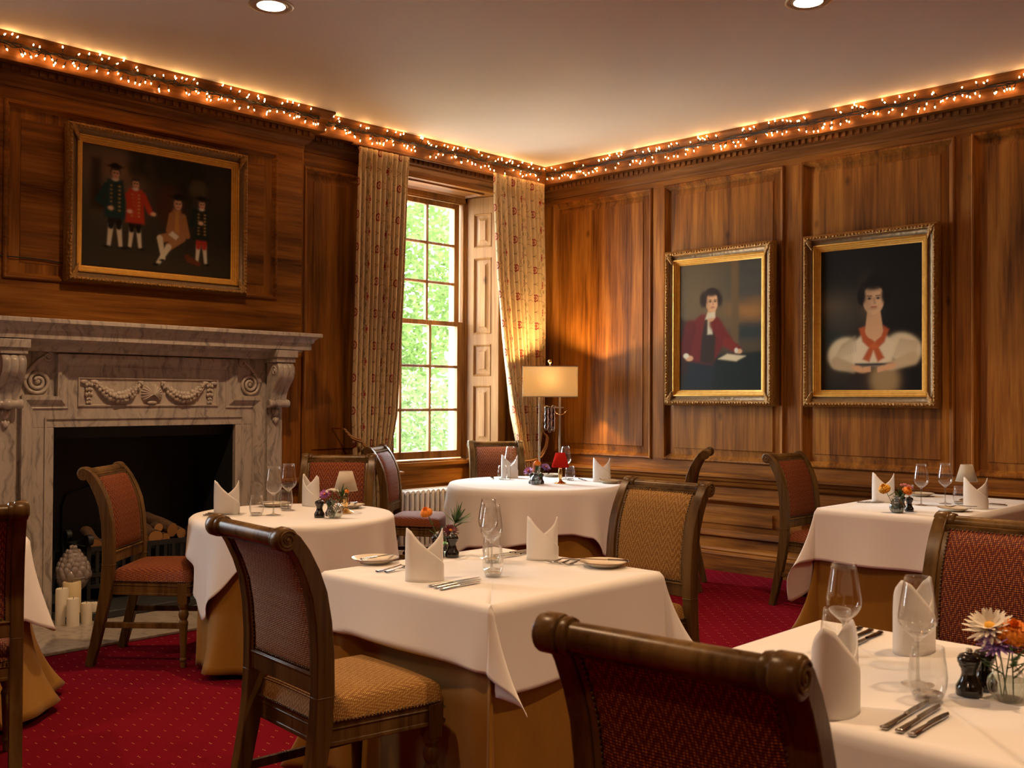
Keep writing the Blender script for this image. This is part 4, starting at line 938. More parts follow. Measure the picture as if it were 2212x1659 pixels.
# centre table
C_ = 'the small square centre table'
napkin(-4.597,-3.662,'napkin nearest the gold chair on the left of '+C_,4); napkin(-3.990,-3.641,'napkin near the far gold chair on the right of '+C_,0,.93)
put(wgl,'nearer of the two overlapping wine glasses on '+C_,-4.285,-3.665,sc=1.0); put(wgl,'farther of the two overlapping wine glasses on '+C_,-4.115,-3.475,sc=.97)
put(tum,'front tumbler standing before the wine glasses on '+C_,-4.383,-3.771); put(tum,'back tumbler left of the wine glasses on '+C_,-4.175,-3.555,sc=.95)
put(plt_,'side plate by the gold chair on the left of '+C_,-4.493,-3.262); put(plt_,'side plate at the right of '+C_,-3.947,-3.903)
put(mil,'black mill at the right of the orange marigold on '+C_,-4.198,-3.363); put(mil,'black mill half hidden behind the left napkin on '+C_,-4.235,-3.32)
put(vas,'glass vase hidden behind the left napkin holding the marigold on '+C_,-4.165,-3.275)
g = 'cutlery on the centre table'
for k, (a, b) in enumerate([((-4.667,-3.767),(-4.44,-3.769)),((-4.673,-3.800),(-4.46,-3.797)),((-4.679,-3.832),(-4.49,-3.825))]): knife(['back','middle','front'][k]+' knife of the front three on '+C_, g, hypot(a[0]-b[0], a[1]-b[1]), *a, *b)
for k, (a, b) in enumerate([((-4.616,-3.431),(-4.43,-3.42)),((-4.600,-3.460),(-4.43,-3.45))]): fork(['back','front'][k]+' fork between the left plate and napkin on '+C_, g, hypot(a[0]-b[0], a[1]-b[1]), *a, *b)
for k in range(3): knife(['left','middle','right'][k]+' knife of the back three on '+C_, g, .20, -3.885, -3.455-.028*k, -4.09, -3.452-.030*k)
for k in range(3): fork(['left','middle','right'][k]+' fork with tines by the right napkin on '+C_, g, .19, -3.865+.0*k, -3.755-.040*k, -4.055+.01*k, -3.715-.040*k)
knife('butter knife lying across the left side plate on '+C_, g, .17, -4.575,-3.29, -4.42,-3.275, TZ+.0215); knife('butter knife lying across the right side plate on '+C_, g, .18, -3.90,-3.985, -3.99,-3.83, TZ+.0215)
fl = 'flowers in the centre table vase'; vb = (-4.165,-3.275,TZ+.006)
flower('marigold','orange','orange marigold rising behind the left napkin on the centre table',vb,(-4.20,-3.215,TZ+.158),.020,fl,2,1)
flower('daisy','maroon','dark maroon daisy low beside the marigold on the centre table',(-4.16,-3.28,TZ+.006),(-4.15,-3.30,TZ+.088),.026,fl,2,2)
flower('spray','leaf','green feathery leaf sprig at the right of the centre table vase',(-4.168,-3.272,TZ+.006),(-4.115,-3.29,TZ+.118),.055,fl,6,3)
# large round table
C_ = 'the large round window table'
napkin(-1.278,-.826,'napkin seen through the wine glass on '+C_,8); napkin(-1.054,-1.544,'napkin at the right on '+C_,0)
put(wgl,'wine glass in front of the left napkin on '+C_,-1.425,-.975,sc=1.06); put(wgl,'wine glass behind the red lamp shade on '+C_,-1.095,-1.23,sc=1.06)
put(tum,'tumbler left of the left napkin on '+C_,-1.455,-.925,sc=1.02); put(tum,'tumbler right of the red lamp on '+C_,-1.125,-1.30,sc=1.02)
put(plt_,'side plate behind the red lamp on '+C_,-.96,-.965); put(plt_,'side plate in front of the right napkin on '+C_,-1.09,-1.65)
put(vas2,'glass vase of mauve and orange flowers on '+C_,-1.584,-1.377); put(mil,'black mill behind the right of the vase on '+C_,-1.51,-1.362,sc=.85); put(mil,'black mill behind the left of the vase on '+C_,-1.54,-1.30,sc=.85)
table_lamp(-1.398,-1.444,'shade_red','brass table lamp with a red shade on '+C_)
g = 'cutlery on the large round table'
for k in range(3): knife(['left','middle','right'][k]+' knife by the left tumbler on '+C_, g, .20, -1.45-.02*k, -.80-.03*k, -1.31-.02*k, -.66-.03*k)
knife('knife between the right tumbler and napkin on '+C_, g, .20, -.99,-1.27, -1.10,-1.44); knife('butter knife on the back plate of '+C_, g, .16, -1.03,-.99, -.90,-.91, TZ+.0215); fork('fork on the front plate of '+C_, g, .17, -1.05,-1.73, -1.13,-1.58, TZ+.0215)
fl = 'flowers in the round table vase'; vb = (-1.584,-1.377,TZ+.006)
flower('marigold','orange','orange marigold topmost in the vase on '+C_,vb,(-1.575,-1.385,TZ+.150),.020,fl,3,4); flower('daisy','purple','mauve daisy at the left in the vase on '+C_,vb,(-1.62,-1.345,TZ+.092),.030,fl,1,5)
flower('daisy','violet','violet daisy at the right in the vase on '+C_,vb,(-1.535,-1.425,TZ+.118),.030,fl,1,6); flower('spray','leaf','green leaf sprig in the middle of the vase on '+C_,vb,(-1.575,-1.38,TZ+.098),.035,fl,3,7)
# small round table
C_ = 'the small round left-hand table'
napkin(-4.078,-1.511,'napkin at the left beside the fireplace chair on '+C_,0); napkin(-3.530,-1.471,'napkin in front of the red chair back on '+C_,-55)
put(wgl,'left wine glass on '+C_,-3.930,-1.715,sc=1.08); put(wgl,'right wine glass on '+C_,-3.755,-1.585,sc=1.08); put(tum,'tumbler at the left of the wine glasses on '+C_,-4.000,-1.668); put(tum,'tumbler between and behind the wine glasses on '+C_,-3.715,-1.505)
put(plt_,'side plate behind the left napkin on '+C_,-3.690,-1.400+.05); put(plt_,'side plate at the right edge of '+C_,-3.44,-1.70)
put(mil,'left black mill beside the vase on '+C_,-3.814,-1.954); put(mil,'right black mill behind the vase on '+C_,-3.735,-1.935,sc=.95)
put(vas,'glass vase beside the cream lamp on '+C_,-3.775,-2.03); table_lamp(-3.60,-1.885,'shade_cream','brass table lamp with a cream shade on '+C_)
g = 'cutlery on the small round table'
for k in range(3): knife(['front','middle','back'][k]+' knife at the left rim of '+C_, g, .20, -4.205+.03*k, -1.50+.03*k, -4.10+.03*k, -1.61+.03*k)
fork('fork lying on the right plate of '+C_, g, .17, -3.36,-1.66, -3.50,-1.75, TZ+.0215); knife('knife lying on the plate behind the left napkin of '+C_, g, .18, -3.78,-1.36, -3.60,-1.34, TZ+.0215)
fl = 'flowers in the small round table vase'; vb = (-3.775,-2.03,TZ+.006)
flower('daisy','purple','mauve daisy at the left in the vase on '+C_,vb,(-3.815,-2.00,TZ+.118),.024,fl,1,8); flower('umbel','white_petal','pale cream flower head in the vase on '+C_,vb,(-3.785,-2.02,TZ+.135),.024,fl,1,9)
flower('marigold','orange','small orange bud at the right in the vase on '+C_,vb,(-3.735,-2.075,TZ+.135),.010,fl,2,10); flower('spray','leaf','green leaf sprig in the vase on '+C_,vb,(-3.75,-2.05,TZ+.110),.045,fl,5,11)
# rectangular table
C_ = 'the rectangular right-hand table'
napkin(-.945,-3.605,'napkin at the left end of '+C_,6); napkin(-.907,-4.123,'napkin at the right end in front of the lamp on '+C_,0)
put(wgl,'left wine glass on '+C_,-.962,-3.837,sc=1.03); put(wgl,'right wine glass on '+C_,-.779,-3.903,sc=1.03); put(tum,'tumbler right of the wine glasses on '+C_,-.705,-3.957); put(tum,'tumbler mostly hidden behind the orange flowers on '+C_,-.70,-3.655,sc=.9)
put(plt_,'side plate behind the wine glasses on '+C_,-.40,-3.60); put(plt_,'side plate in front of the right napkin on '+C_,-1.119,-4.083)
put(vas2,'ribbed smoky glass vase on '+C_,-1.441,-3.903); put(mil,'front black mill beside the vase on '+C_,-1.325,-3.920,sc=.9); put(mil,'black mill behind the vase on '+C_,-1.265,-3.855,sc=.85)
table_lamp(-.489,-3.919,'shade_cream','brass table lamp with a pale shade behind the napkin on '+C_)
g = 'cutlery on the rectangular table'
for k in range(3): knife(['left','middle','right'][k]+' knife by the left napkin on '+C_, g, .21, -1.10+.03*k, -3.515-.03*k, -.955+.03*k, -3.64-.03*k+.02)
for k in range(2): knife(['back','front'][k]+' knife right of the right napkin on '+C_, g, .19, -.64+.03*k, -4.20+.02*k, -.62+.03*k, -4.02+.02*k)
fork('fork lying on the front plate of '+C_, g, .18, -1.03,-4.17, -1.17,-4.05, TZ+.0215)
fl = 'flowers in the rectangular table vase'; vb = (-1.441,-3.903,TZ+.006)
flower('marigold','yellow','yellow marigold at the left in the smoky vase',vb,(-1.49,-3.855,TZ+.128),.026,fl,2,12); flower('marigold','orange','orange marigold at the right in the smoky vase',vb,(-1.41,-3.945,TZ+.118),.022,fl,2,13)
flower('umbel','pink','dusky pink flower head at the back of the smoky vase',vb,(-1.36,-3.92,TZ+.138),.026,fl,1,14); flower('spray','leaf','green leaf sprig in the smoky vase',vb,(-1.42,-3.91,TZ+.085),.040,fl,3,15)
# foreground table
C_ = 'the square foreground table'
napkin(-4.968,-5.311,'front napkin behind the foreground chair on '+C_,62,1.0); napkin(-4.378,-5.220,'rear napkin behind the wine glass on '+C_,58,1.02)
put(wgl,'left wine glass behind the front napkin on '+C_,-4.61,-5.152,sc=1.0); put(wgl,'right wine glass in front of the rear napkin on '+C_,-4.66,-5.345,sc=1.0)
put(tum,'tumbler behind the front napkin on '+C_,-4.53,-5.095,sc=1.05); put(tum,'tumbler in front of the right wine glass on '+C_,-4.753,-5.404,sc=1.05)
put(mil,'front black mill on '+C_,-4.659,-5.452); put(mil,'rear black mill on '+C_,-4.594,-5.460,sc=.97); put(vas,'glass vase of white mauve and orange flowers on '+C_,-4.637,-5.522)
g = 'cutlery on the foreground table'
for k, (a, b) in enumerate([((-5.005,-5.424),(-4.768,-5.416)),((-5.003,-5.452),(-4.781,-5.443)),((-5.007,-5.476),(-4.823,-5.476))]): knife(['left','middle','right'][k]+' knife of the front three on '+C_, g, hypot(a[0]-b[0], a[1]-b[1]), *a, *b)
for k, a in enumerate([(-4.240,-5.018),(-4.246,-5.050),(-4.254,-5.080)]): knife(['left','middle','right'][k]+' knife of the back three on '+C_, g, .21, a[0], a[1], a[0]-.2, a[1]-.01)
fl = 'flowers in the foreground vase'; vb = (-4.637,-5.522,TZ+.006)
flower('daisy','white_petal','large white daisy at the left in the vase on '+C_,vb,(-4.655,-5.492,TZ+.142),.040,fl,1,16); flower('daisy','violet','mauve daisy below the white one in the vase on '+C_,vb,(-4.668,-5.512,TZ+.118),.032,fl,1,17)
flower('marigold','orange','orange marigold at the right in the vase on '+C_,vb,(-4.648,-5.535,TZ+.138),.027,fl,2,18); flower('spray','leaf','green leaf sprig in the vase on '+C_,vb,(-4.64,-5.53,TZ+.10),.045,fl,5,19)
# ---------------------------------------------------------------- curtains
def interp(tab, z):
    for (z0, *a), (z1, *b) in zip(tab, tab[1:]):
        if z0 >= z >= z1: q = (z0-z)/max(1e-6, z0-z1); return [p*(1-q)+r_*q for p, r_ in zip(a, b)]
    return list(tab[-1][1:])
def curtain(tab, npl, label, flat, seed, ztop, tie):
    rr = random.Random(seed); ph = [rr.random()*6 for _ in range(4)]
    def fn(u, v):
        z = ztop*(1-v)+.01*v; x0, x1, amp = interp(tab, z); w = u+.012*sin(2*pi*u*2+ph[0])+.006*sin(2*pi*u*5+z*.9)
        a = 2*pi*npl*w; x = x0+(x1-x0)*(u+.010*sin(2*pi*u*2+ph[0]))
        th = a*.5+.20*sin(z*1.1+ph[1]+3*u); big = .5+.5*sin(2*pi*u*2.6+ph[2]+.35*z)
        y = -.125-amp*(2.2*abs(sin(th))**.75-1.0)*(.65+.55*big)
        hd = max(0, 1-(ztop-z)/.15)
        if hd > 0: y = y*(1-hd*.5)+(-.125-.020*abs(sin(th*3)))*hd*.5
        pinch = exp(-((ztop-.13-z)/.04)**2); y += .010*pinch*(1-abs(sin(th)))
        x += .004*cos(a)+.011*sin(a)*pinch*(1 if z < ztop-.02 else 1)
        return (x, y, z)
    xc = (tab[0][1]+tab[0][2])/2; mb = MB()
    mb.grid(fn, npl*22, 84, False, 0, lambda u, v: (u*flat, ztop*(1-v)))
    mb.v = [(p[0]-xc, p[1]+.125, p[2]) for p in mb.v]
    o = thing('curtain', label, 'curtain', (xc,-.125,0), 0, 'flowered window curtains')
    c = mb.build('drape', M['curtain'], o, smooth=180, solid=.003)
    for k in range(npl):
        x = tab[0][1]+(tab[0][2]-tab[0][1])*(k+.5)/npl-xc; h = MB(); h.tube([(x,.0,ztop-.03),(x,.02,ztop+.0),(x,.045,ztop+.014)], .003, 6); h.build('hook', M['lamp_metal'], o)
    return o
curtain([(3.30,-2.205,-1.715,.016),(3.17,-2.205,-1.715,.018),(2.2,-2.225,-1.765,.028),(1.2,-2.245,-1.825,.032),(.83,-2.225,-1.90,.035),(.55,-2.24,-1.87,.040),(0,-2.26,-1.83,.045)], 10, 'long cream flowered curtain at the left of the window', 1.0, 3, 3.205, .83)
curtain([(3.35,-.795,-.150,.016),(3.2,-.795,-.150,.018),(2.35,-.752,-.118,.030),(1.685,-.655,-.117,.034),(1.2,-.560,-.135,.04),(.97,-.492,-.170,.034),(.74,-.395,-.195,.026),(.55,-.42,-.18,.035),(0,-.46,-.14,.045)], 11, 'long cream flowered curtain drawn towards the corner at the right of the window', 1.1, 8, 3.235, .74)
mb = MB(); mb.cyl((-2.24,-.11,3.222), (-.12,-.11,3.228), .012, 12); tag(mb.build('curtain_track', M['wood_cornice_x'], None), 'dark curtain track under the cornice above the window', 'curtain track')
def tieback(pts, loop, tas, label, hook):
    o = thing('tieback', label, 'tieback', pts[0], 0, 'twisted rope tiebacks'); ox = Vector(pts[0])
    P = []; V = [Vector(p)-ox for p in pts]
    for a, b in zip(V, V[1:]):
        for k in range(6): P.append(a.lerp(b, k/6)+Vector((0,0,-.02*sin(pi*k/6))))
    P.append(V[-1])
    for off in (0, .016):
        mb = MB(); mb.tube([tuple(p+Vector((off*.4, -off*.4, -off))) for p in P], .0085, 8); mb.build('rope', M['rope'], o, smooth=80)
    c = Vector(loop)-ox; mb = MB(); mb.tube([tuple(c+Vector((.105*cos(a), .085*sin(a), .02*cos(a)))) for a in [2*pi*k/28 for k in range(28)]], .010, 8, closed=True); mb.build('rope_loop', M['rope'], o, smooth=80)
    t = Vector(tas)-ox; mb = MB(); mb.lathe([(0,0),(.012,-.004),(.020,-.02),(.017,-.04),(.022,-.05),(.026,-.10),(.030,-.19),(.027,-.26),(0,-.26)], 16, tuple(t)); mb.build('tassel', M['tassel'], o, smooth=60)
    mb = MB(); mb.tube([tuple(c+Vector((.02,-.085,0))), tuple(c+Vector((.03,-.10,-.06))), tuple(t)], .006, 6); mb.build('tassel_cord', M['rope'], o)
    mb = MB(); mb.cyl((0,.02,0), (0,.16,0), .006, 8); mb.build('hook', M['brass'], o)
tieback([(-2.325,-.15,1.10),(-2.22,-.20,1.02),(-2.10,-.235,.93),(-1.98,-.225,.86)], (-2.03,-.13,.86), (-1.925,-.235,.80), 'twisted rope tieback with rust tassel on the left curtain', 0)
tieback([(-.150,-.10,1.10),(-.165,-.20,1.0),(-.22,-.225,.90),(-.31,-.215,.82)], (-.295,-.125,.80), (-.35,-.225,.77), 'twisted gold rope tieback on the right curtain beside the floor lamp', 0)

# ---------------------------------------------------------------- radiator in the alcove
rd = thing('radiator', 'cream cast-iron column radiator in the window alcove', 'radiator', (-1.16,.205,0))
NR = 17
for i in range(NR):
    x = -.44+i*.055; mb = MB()
    for y in (-.075,-.025,.025,.075): mb.lathe([(0,.09),(.014,.09),(.0165,.12),(.0165,.53),(.012,.56),(0,.565)], 10, (x,y,0), 0, None, 1.0)
    for z in (.105,.548): mb.tube([(x,-.085,z),(x,0,z+.012 if z > .3 else z-.012),(x,.085,z)], .022, 10)
    mb.build('column_section', M['radiator'], rd, smooth=60)
mb = MB(); mb.cyl((-.47,0,.105), (.47,0,.105), .016, 10); mb.cyl((-.47,0,.545), (.47,0,.545), .016, 10); mb.build('connecting_pipe', M['radiator'], rd)
mb = MB(); mb.lathe([(0,0),(.026,0),(.028,.012),(.022,.03),(.016,.04),(0,.04)], 14, (-.468,-.02,.545), 0, (-1,0,0)); mb.build('valve', M['iron'], rd)
for x in (-.40, .40): mb = MB(); mb.box(x-.02, x+.02, -.09, .09, 0, .10); mb.build('foot', M['radiator'], rd, bevel=.006)

# ---------------------------------------------------------------- floor lamp in the corner
LX, LY, LA = -.458, -.495, atan2(-.328, .317)
fl_ = thing('floor_lamp', 'tall two-pole floor lamp with lit rectangular linen shade in the corner', 'floor lamp', (LX, LY, 0), LA)
mb = MB(); mb.box(-.16, .16, -.10, .10, 0, .022); mb.build('base', M['lamp_metal'], fl_, bevel=.004)
for s in (-1, 1): mb = MB(); mb.box(s*.085-.008, s*.085+.008, -.008, .008, .022, 1.44); mb.build('pole', M['lamp_metal'], fl_, bevel=.001)
mb = MB(); mb.box(-.118, .118, -.006, .006, 1.247, 1.258); mb.build('crossbar', M['lamp_metal'], fl_, bevel=.001)
mb = MB(); w, d, z0, z1 = .228, .105, 1.338, 1.602
for (x0, y0, x1, y1) in ((-w,-d,w,-d),(w,-d,w,d),(w,d,-w,d),(-w,d,-w,-d)): mb.grid(lambda u, v: (x0+(x1-x0)*u, y0+(y1-y0)*u, z0+(z1-z0)*v), 6, 4)
sh = mb.build('shade', M['shade_linen'], fl_, smooth=0, solid=.002)
mb = MB()
for z in (z0, z1-.008):
    mb.box(-w-.003, w+.003, -d-.003, -d+.002, z, z+.008); mb.box(-w-.003, w+.003, d-.002, d+.003, z, z+.008); mb.box(-w-.003, -w+.002, -d, d, z, z+.008); mb.box(w-.002, w+.003, -d, d, z, z+.008)
mb.build('shade_trim', M['lamp_metal'], sh)
mb = MB(); mb.bar((-w,0,1.60), (w,0,1.60), .006, .006); mb.bar((0,-d,1.60), (0,d,1.60), .006, .006); mb.cyl((0,0,1.40), (0,0,1.625), .006, 8); mb.bar((-.09,0,1.40), (.09,0,1.40), .012, .010); mb.build('harp', M['lamp_metal'], fl_)
mb = MB(); mb.ball((0,0,1.640), .019, 16); mb.build('finial', M['brass'], fl_, smooth=180)
M['lamp_bulb'] = emit('lit_lamp_bulb', (1.0,.62,.26), 20.0)
mb = MB(); mb.ball((0,0,1.475), .030, 14, 0, (1,1,1.3)); mb.build('bulb', M['lamp_bulb'], fl_, smooth=180)
for k, (x, zt, zb) in enumerate([(-.030,1.268,1.058),(.0,1.262,1.040),(.030,1.270,1.052)]):
    mb = MB(); rr = random.Random(k)
    mb.tube([(x+.003*sin(q*2.3+k), .012*(k-1)*.6, zt-(zt-zb)*q/12) for q in range(13)], [.015+.0035*sin(q*1.9+k)+.002*rr.random() for q in range(13)], 10); mb.build('glass_drop', M['amethyst'], fl_, smooth=180)
mb = MB()
for q in range(22):
    f = q/21; x = .045+.10*f; z = 1.215-.030*sin(pi*f)+.012*f; mb.tube([(x+.0042*cos(a), (.0025*sin(a) if q % 2 else 0)-.012, z+(0 if q % 2 else .0025*sin(a))) for a in [2*pi*j/8 for j in range(8)]], .0009, 4, closed=True)
mb.build('chain', M['brass'], fl_)

PL = bpy.data.lights.new('floor_lamp_light', 'POINT'); PL.energy = 75; PL.color = (1,.60,.24); PL.shadow_soft_size = .03; po_ = bpy.data.objects.new('floor_lamp_light', PL); COL.objects.link(po_); po_.location = (LX, LY, 1.525)
# ---------------------------------------------------------------- fairy lights along the cornice
M['cable'] = M['dark']; M['fairy'] = emit('fairy_bulb_glow', (1.0,.47,.15), 75.0)
def fairy(label, p0, p1, out, n, seed, near):
    """p0 -> p1 along the cornice; out = unit vector into the room; near(i) gives the distance order"""
    rr = random.Random(seed); p0 = Vector(p0); p1 = Vector(p1); L = (p1-p0).length; d = (p1-p0)/L; out = Vector(out)
    o = thing('fairy_light_string', label, 'fairy lights', tuple(p0), 0, 'strings of warm fairy lights')
    rel = lambda s, k, z: d*s+out*k+Vector((0,0,z))
    cb = MB()
    for c in range(4):
        cb.tube([tuple(rel(L*i/160, .150+.008*sin(i*.31+c*2), .197+.008*sin(i*.23+c*1.7)+.006*sin(i*.9+c))) for i in range(161)], .0034, 5)
    B = []
    for i in range(n):
        s = L*(i+rr.random()*.9)/n; up = rr.random() < .45; ln = rr.uniform(.012, .046); dx = rr.uniform(-.022, .022); z0 = .197+.008*sin(s*9)
        a = rel(s, .152, z0); b = rel(s+dx, .184 if up else .140+.010*rr.random(), z0+ln*(1.0 if up else -1.25))
        dd = (b-a).normalized(); cb.tube([tuple(a), tuple(b-dd*.012)], .0012, 4); cb.cyl(tuple(b-dd*.022), tuple(b), .0036, 6); B.append((b, dd, s))
    cb.build('cable', M['cable'], o, smooth=60)
    B.sort(key=lambda q: near(q[2])); rest = MB()
    def bulb(mb, b, dd): mb.lathe([(0,-.003),(.0038,0),(.0042,.006),(.0028,.011),(0,.014)], 6, tuple(b), 0, tuple(dd))
    proto = None
    for i, (b, dd, s) in enumerate(B):
        if i < 100:
            mb = MB(); bulb(mb, b, dd); mb.build('bulb', M['fairy'], o, smooth=180)
        else: bulb(rest, b, dd)
    if rest.v: r_ = rest.build('bulb_glow', M['fairy'], o, smooth=180); r_['kind'] = 'stuff'
CZ = 3.3-.215
fairy('string of warm fairy lights along the cornice of the panelled right wall', (0,-.16,3.115), (0,-5.60,3.115), (-1,0,0), 240, 3, lambda s: -s)
fairy('string of warm fairy lights along the cornice above the curtained window', (-.20,0,3.115), (-2.62,0,3.115), (0,-1,0), 100, 5, lambda s: -s)
fairy('string of warm fairy lights along the cornice above the chimneypiece', (-2.62,BY,3.115), (-4.95,BY,3.115), (0,-1,0), 100, 6, lambda s: -s)

# ---------------------------------------------------------------- recessed ceiling lights
M['lens'] = emit('downlight_lens', (1.0,.80,.56), 16.0)
M['trim_ring'] = simple('cream_trim_ring', (.45,.36,.25), .3, metal=.3)
M['reflector'] = simple('satin_reflector', (.75,.66,.52), .25, metal=.6)
def downlight(x, y, label, seen=True, power=195):
    if seen:
        t = thing('downlight', label, 'ceiling light', (x, y, H), 0, 'recessed ceiling downlights')
        mb = MB(); mb.lathe([(.118,.0),(.116,-.004),(.100,-.007),(.090,-.006),(.088,-.001)], 40); mb.build('trim_ring', M['trim_ring'], t, smooth=60)
        mb = MB(); mb.lathe([(.089,-.001),(.086,-.006),(.076,-.0045),(.072,-.003)], 40); mb.build('reflector', M['reflector'], t, smooth=180)
        mb = MB(); mb.lathe([(.074,-.0035),(.04,-.006),(0,-.007)], 40); mb.build('lens', M['lens'], t, smooth=180)
    L = bpy.data.lights.new('downlight_beam', 'SPOT'); L.energy = power; L.color = (1.0,.63,.35); L.spot_size = radians(128); L.spot_blend = .9; L.shadow_soft_size = .05
    o = bpy.data.objects.new('downlight_beam', L); COL.objects.link(o); o.location = (x, y, H-.03)
downlight(-3.92,-1.64,'round recessed ceiling light at the upper left above the fireplace side')
downlight(-2.05,-3.70,'round recessed ceiling light at the upper right edge of the photo')
for x, y in ((-3.92,-5.76),(-5.79,-3.70),(-2.05,-7.82),(-7.66,-1.64)): downlight(x, y, 'recessed ceiling light', False)
downlight(-7.66, -5.76, 'recessed ceiling light', False, 120); downlight(-5.79, -7.82, 'recessed ceiling light', False, 110)

# ---------------------------------------------------------------- pictures
class Paint:
    def __init__(s, w, h, bg, nx=150):
        s.w, s.h = w, h; s.nx = nx; s.ny = int(nx*h/w); x = np.linspace(0, w, s.nx+1); y = np.linspace(0, h, s.ny+1); s.X, s.Y = np.meshgrid(x, y)
        s.C = np.zeros(s.X.shape+(3,)); s.C[:] = lin(bg); s.px = w/nx; s.ky = 1.0; s.oy = 0.0
    def put(s, mask, col, op=1.0): m = np.clip(mask, 0, 1)[..., None]*op; s.C = s.C*(1-m)+np.array(lin(col))*m
    def soft(s, d, e): return 1/(1+np.exp(np.clip(d/(e*.5), -40, 40)))
    def ell(s, cx, cy, rx, ry, col, e=None, a=0.0, op=1.0):
        cy = cy*s.ky+s.oy; ry = ry*s.ky; c, n = cos(a), sin(a); u = (s.X-cx)*c+(s.Y-cy)*n; v = -(s.X-cx)*n+(s.Y-cy)*c; d = (np.sqrt((u/rx)**2+(v/ry)**2)-1)*min(rx, ry); s.put(s.soft(d, e or s.px), col, op)
    def cap(s, x0, y0, x1, y1, r0, r1, col, e=None, op=1.0):
        y0 = y0*s.ky+s.oy; y1 = y1*s.ky+s.oy; dx, dy = x1-x0, y1-y0; t = np.clip(((s.X-x0)*dx+(s.Y-y0)*dy)/(dx*dx+dy*dy+1e-9), 0, 1); d = np.hypot(s.X-x0-t*dx, s.Y-y0-t*dy)-(r0+(r1-r0)*t); s.put(s.soft(d, e or s.px), col, op)
    def poly(s, P, col, e=None, op=1.0):
        P = [(a, b*s.ky+s.oy) for a, b in P]
        ins = np.zeros(s.X.shape, bool); dm = np.full(s.X.shape, 1e9)
        for (xa, ya), (xb, yb) in zip(P, P[1:]+P[:1]):
            c = ((ya > s.Y) != (yb > s.Y)) & (s.X < (xb-xa)*(s.Y-ya)/(yb-ya+1e-12)+xa); ins ^= c
            dx, dy = xb-xa, yb-ya; t = np.clip(((s.X-xa)*dx+(s.Y-ya)*dy)/(dx*dx+dy*dy+1e-12), 0, 1); dm = np.minimum(dm, np.hypot(s.X-xa-t*dx, s.Y-ya-t*dy))
        s.put(s.soft(np.where(ins, -dm, dm), e or s.px), col, op)
    def head(s, x, y, r, skin, hair, turn=0.0):
        """small painted head with hair, brow, eyes, nose and mouth"""
        dk = tuple(int(q*.55) for q in skin); s.ell(x-r*.05, y+r*.35, r*1.05, r*1.15, hair); s.ell(x, y, r*.74, r, skin); s.ell(x-turn*r*.35-r*.42, y-.05*r, r*.30, r*.8, dk, r*.35, 0, .55)
        s.ell(x, y+r*1.02, r*.85, r*.42, hair, r*.12); f = x+turn*r*.18
        for k in (-1, 1): s.ell(f+k*r*.30, y+r*.08, r*.15, r*.06, dk, r*.06); s.ell(f+k*r*.30, y+r*.08, r*.085, r*.07, (28,16,10)); s.cap(f+k*r*.16, y+r*.24, f+k*r*.44, y+r*.25, r*.035, r*.03, hair)
        s.cap(f+r*.02, y+r*.05, f+r*.07, y-r*.24, r*.035, r*.07, dk, r*.05, .6); s.cap(f-r*.16, y-r*.50, f+r*.18, y-r*.50, r*.04, r*.04, (150,55,45)); s.ell(f, y-r*.62, r*.18, r*.05, dk, r*.06, 0, .5)
    def mesh(s, name, parent, mt):
        ny, nx = s.X.shape; mb = MB(); vs = [(s.X[j,i]-s.w/2, 0.0, s.Y[j,i]-s.h/2) for j in range(ny) for i in range(nx)]
        me = bpy.data.meshes.new(name); me.from_pydata(vs, [], [(j*nx+i, j*nx+i+1, (j+1)*nx+i+1, (j+1)*nx+i) for j in range(ny-1) for i in range(nx-1)])
        a = me.color_attributes.new('paint', 'FLOAT_COLOR', 'POINT'); c = np.ones((ny*nx, 4), np.float32); c[:, :3] = s.C.reshape(-1, 3); a.data.foreach_set('color', c.ravel())
        me.materials.append(mt); o = bpy.data.objects.new(name, me); COL.objects.link(o); o.parent = parent; return o
t = NT('oil_painted_canvas'); t.P(col=t.n('ShaderNodeAttribute', attribute_name='paint').outputs['Color'], rough=.55, spec=.12, normal=t.bump(t.noise(t.coord(), 220, 3), .15, .002)); M['canvas'] = t.m
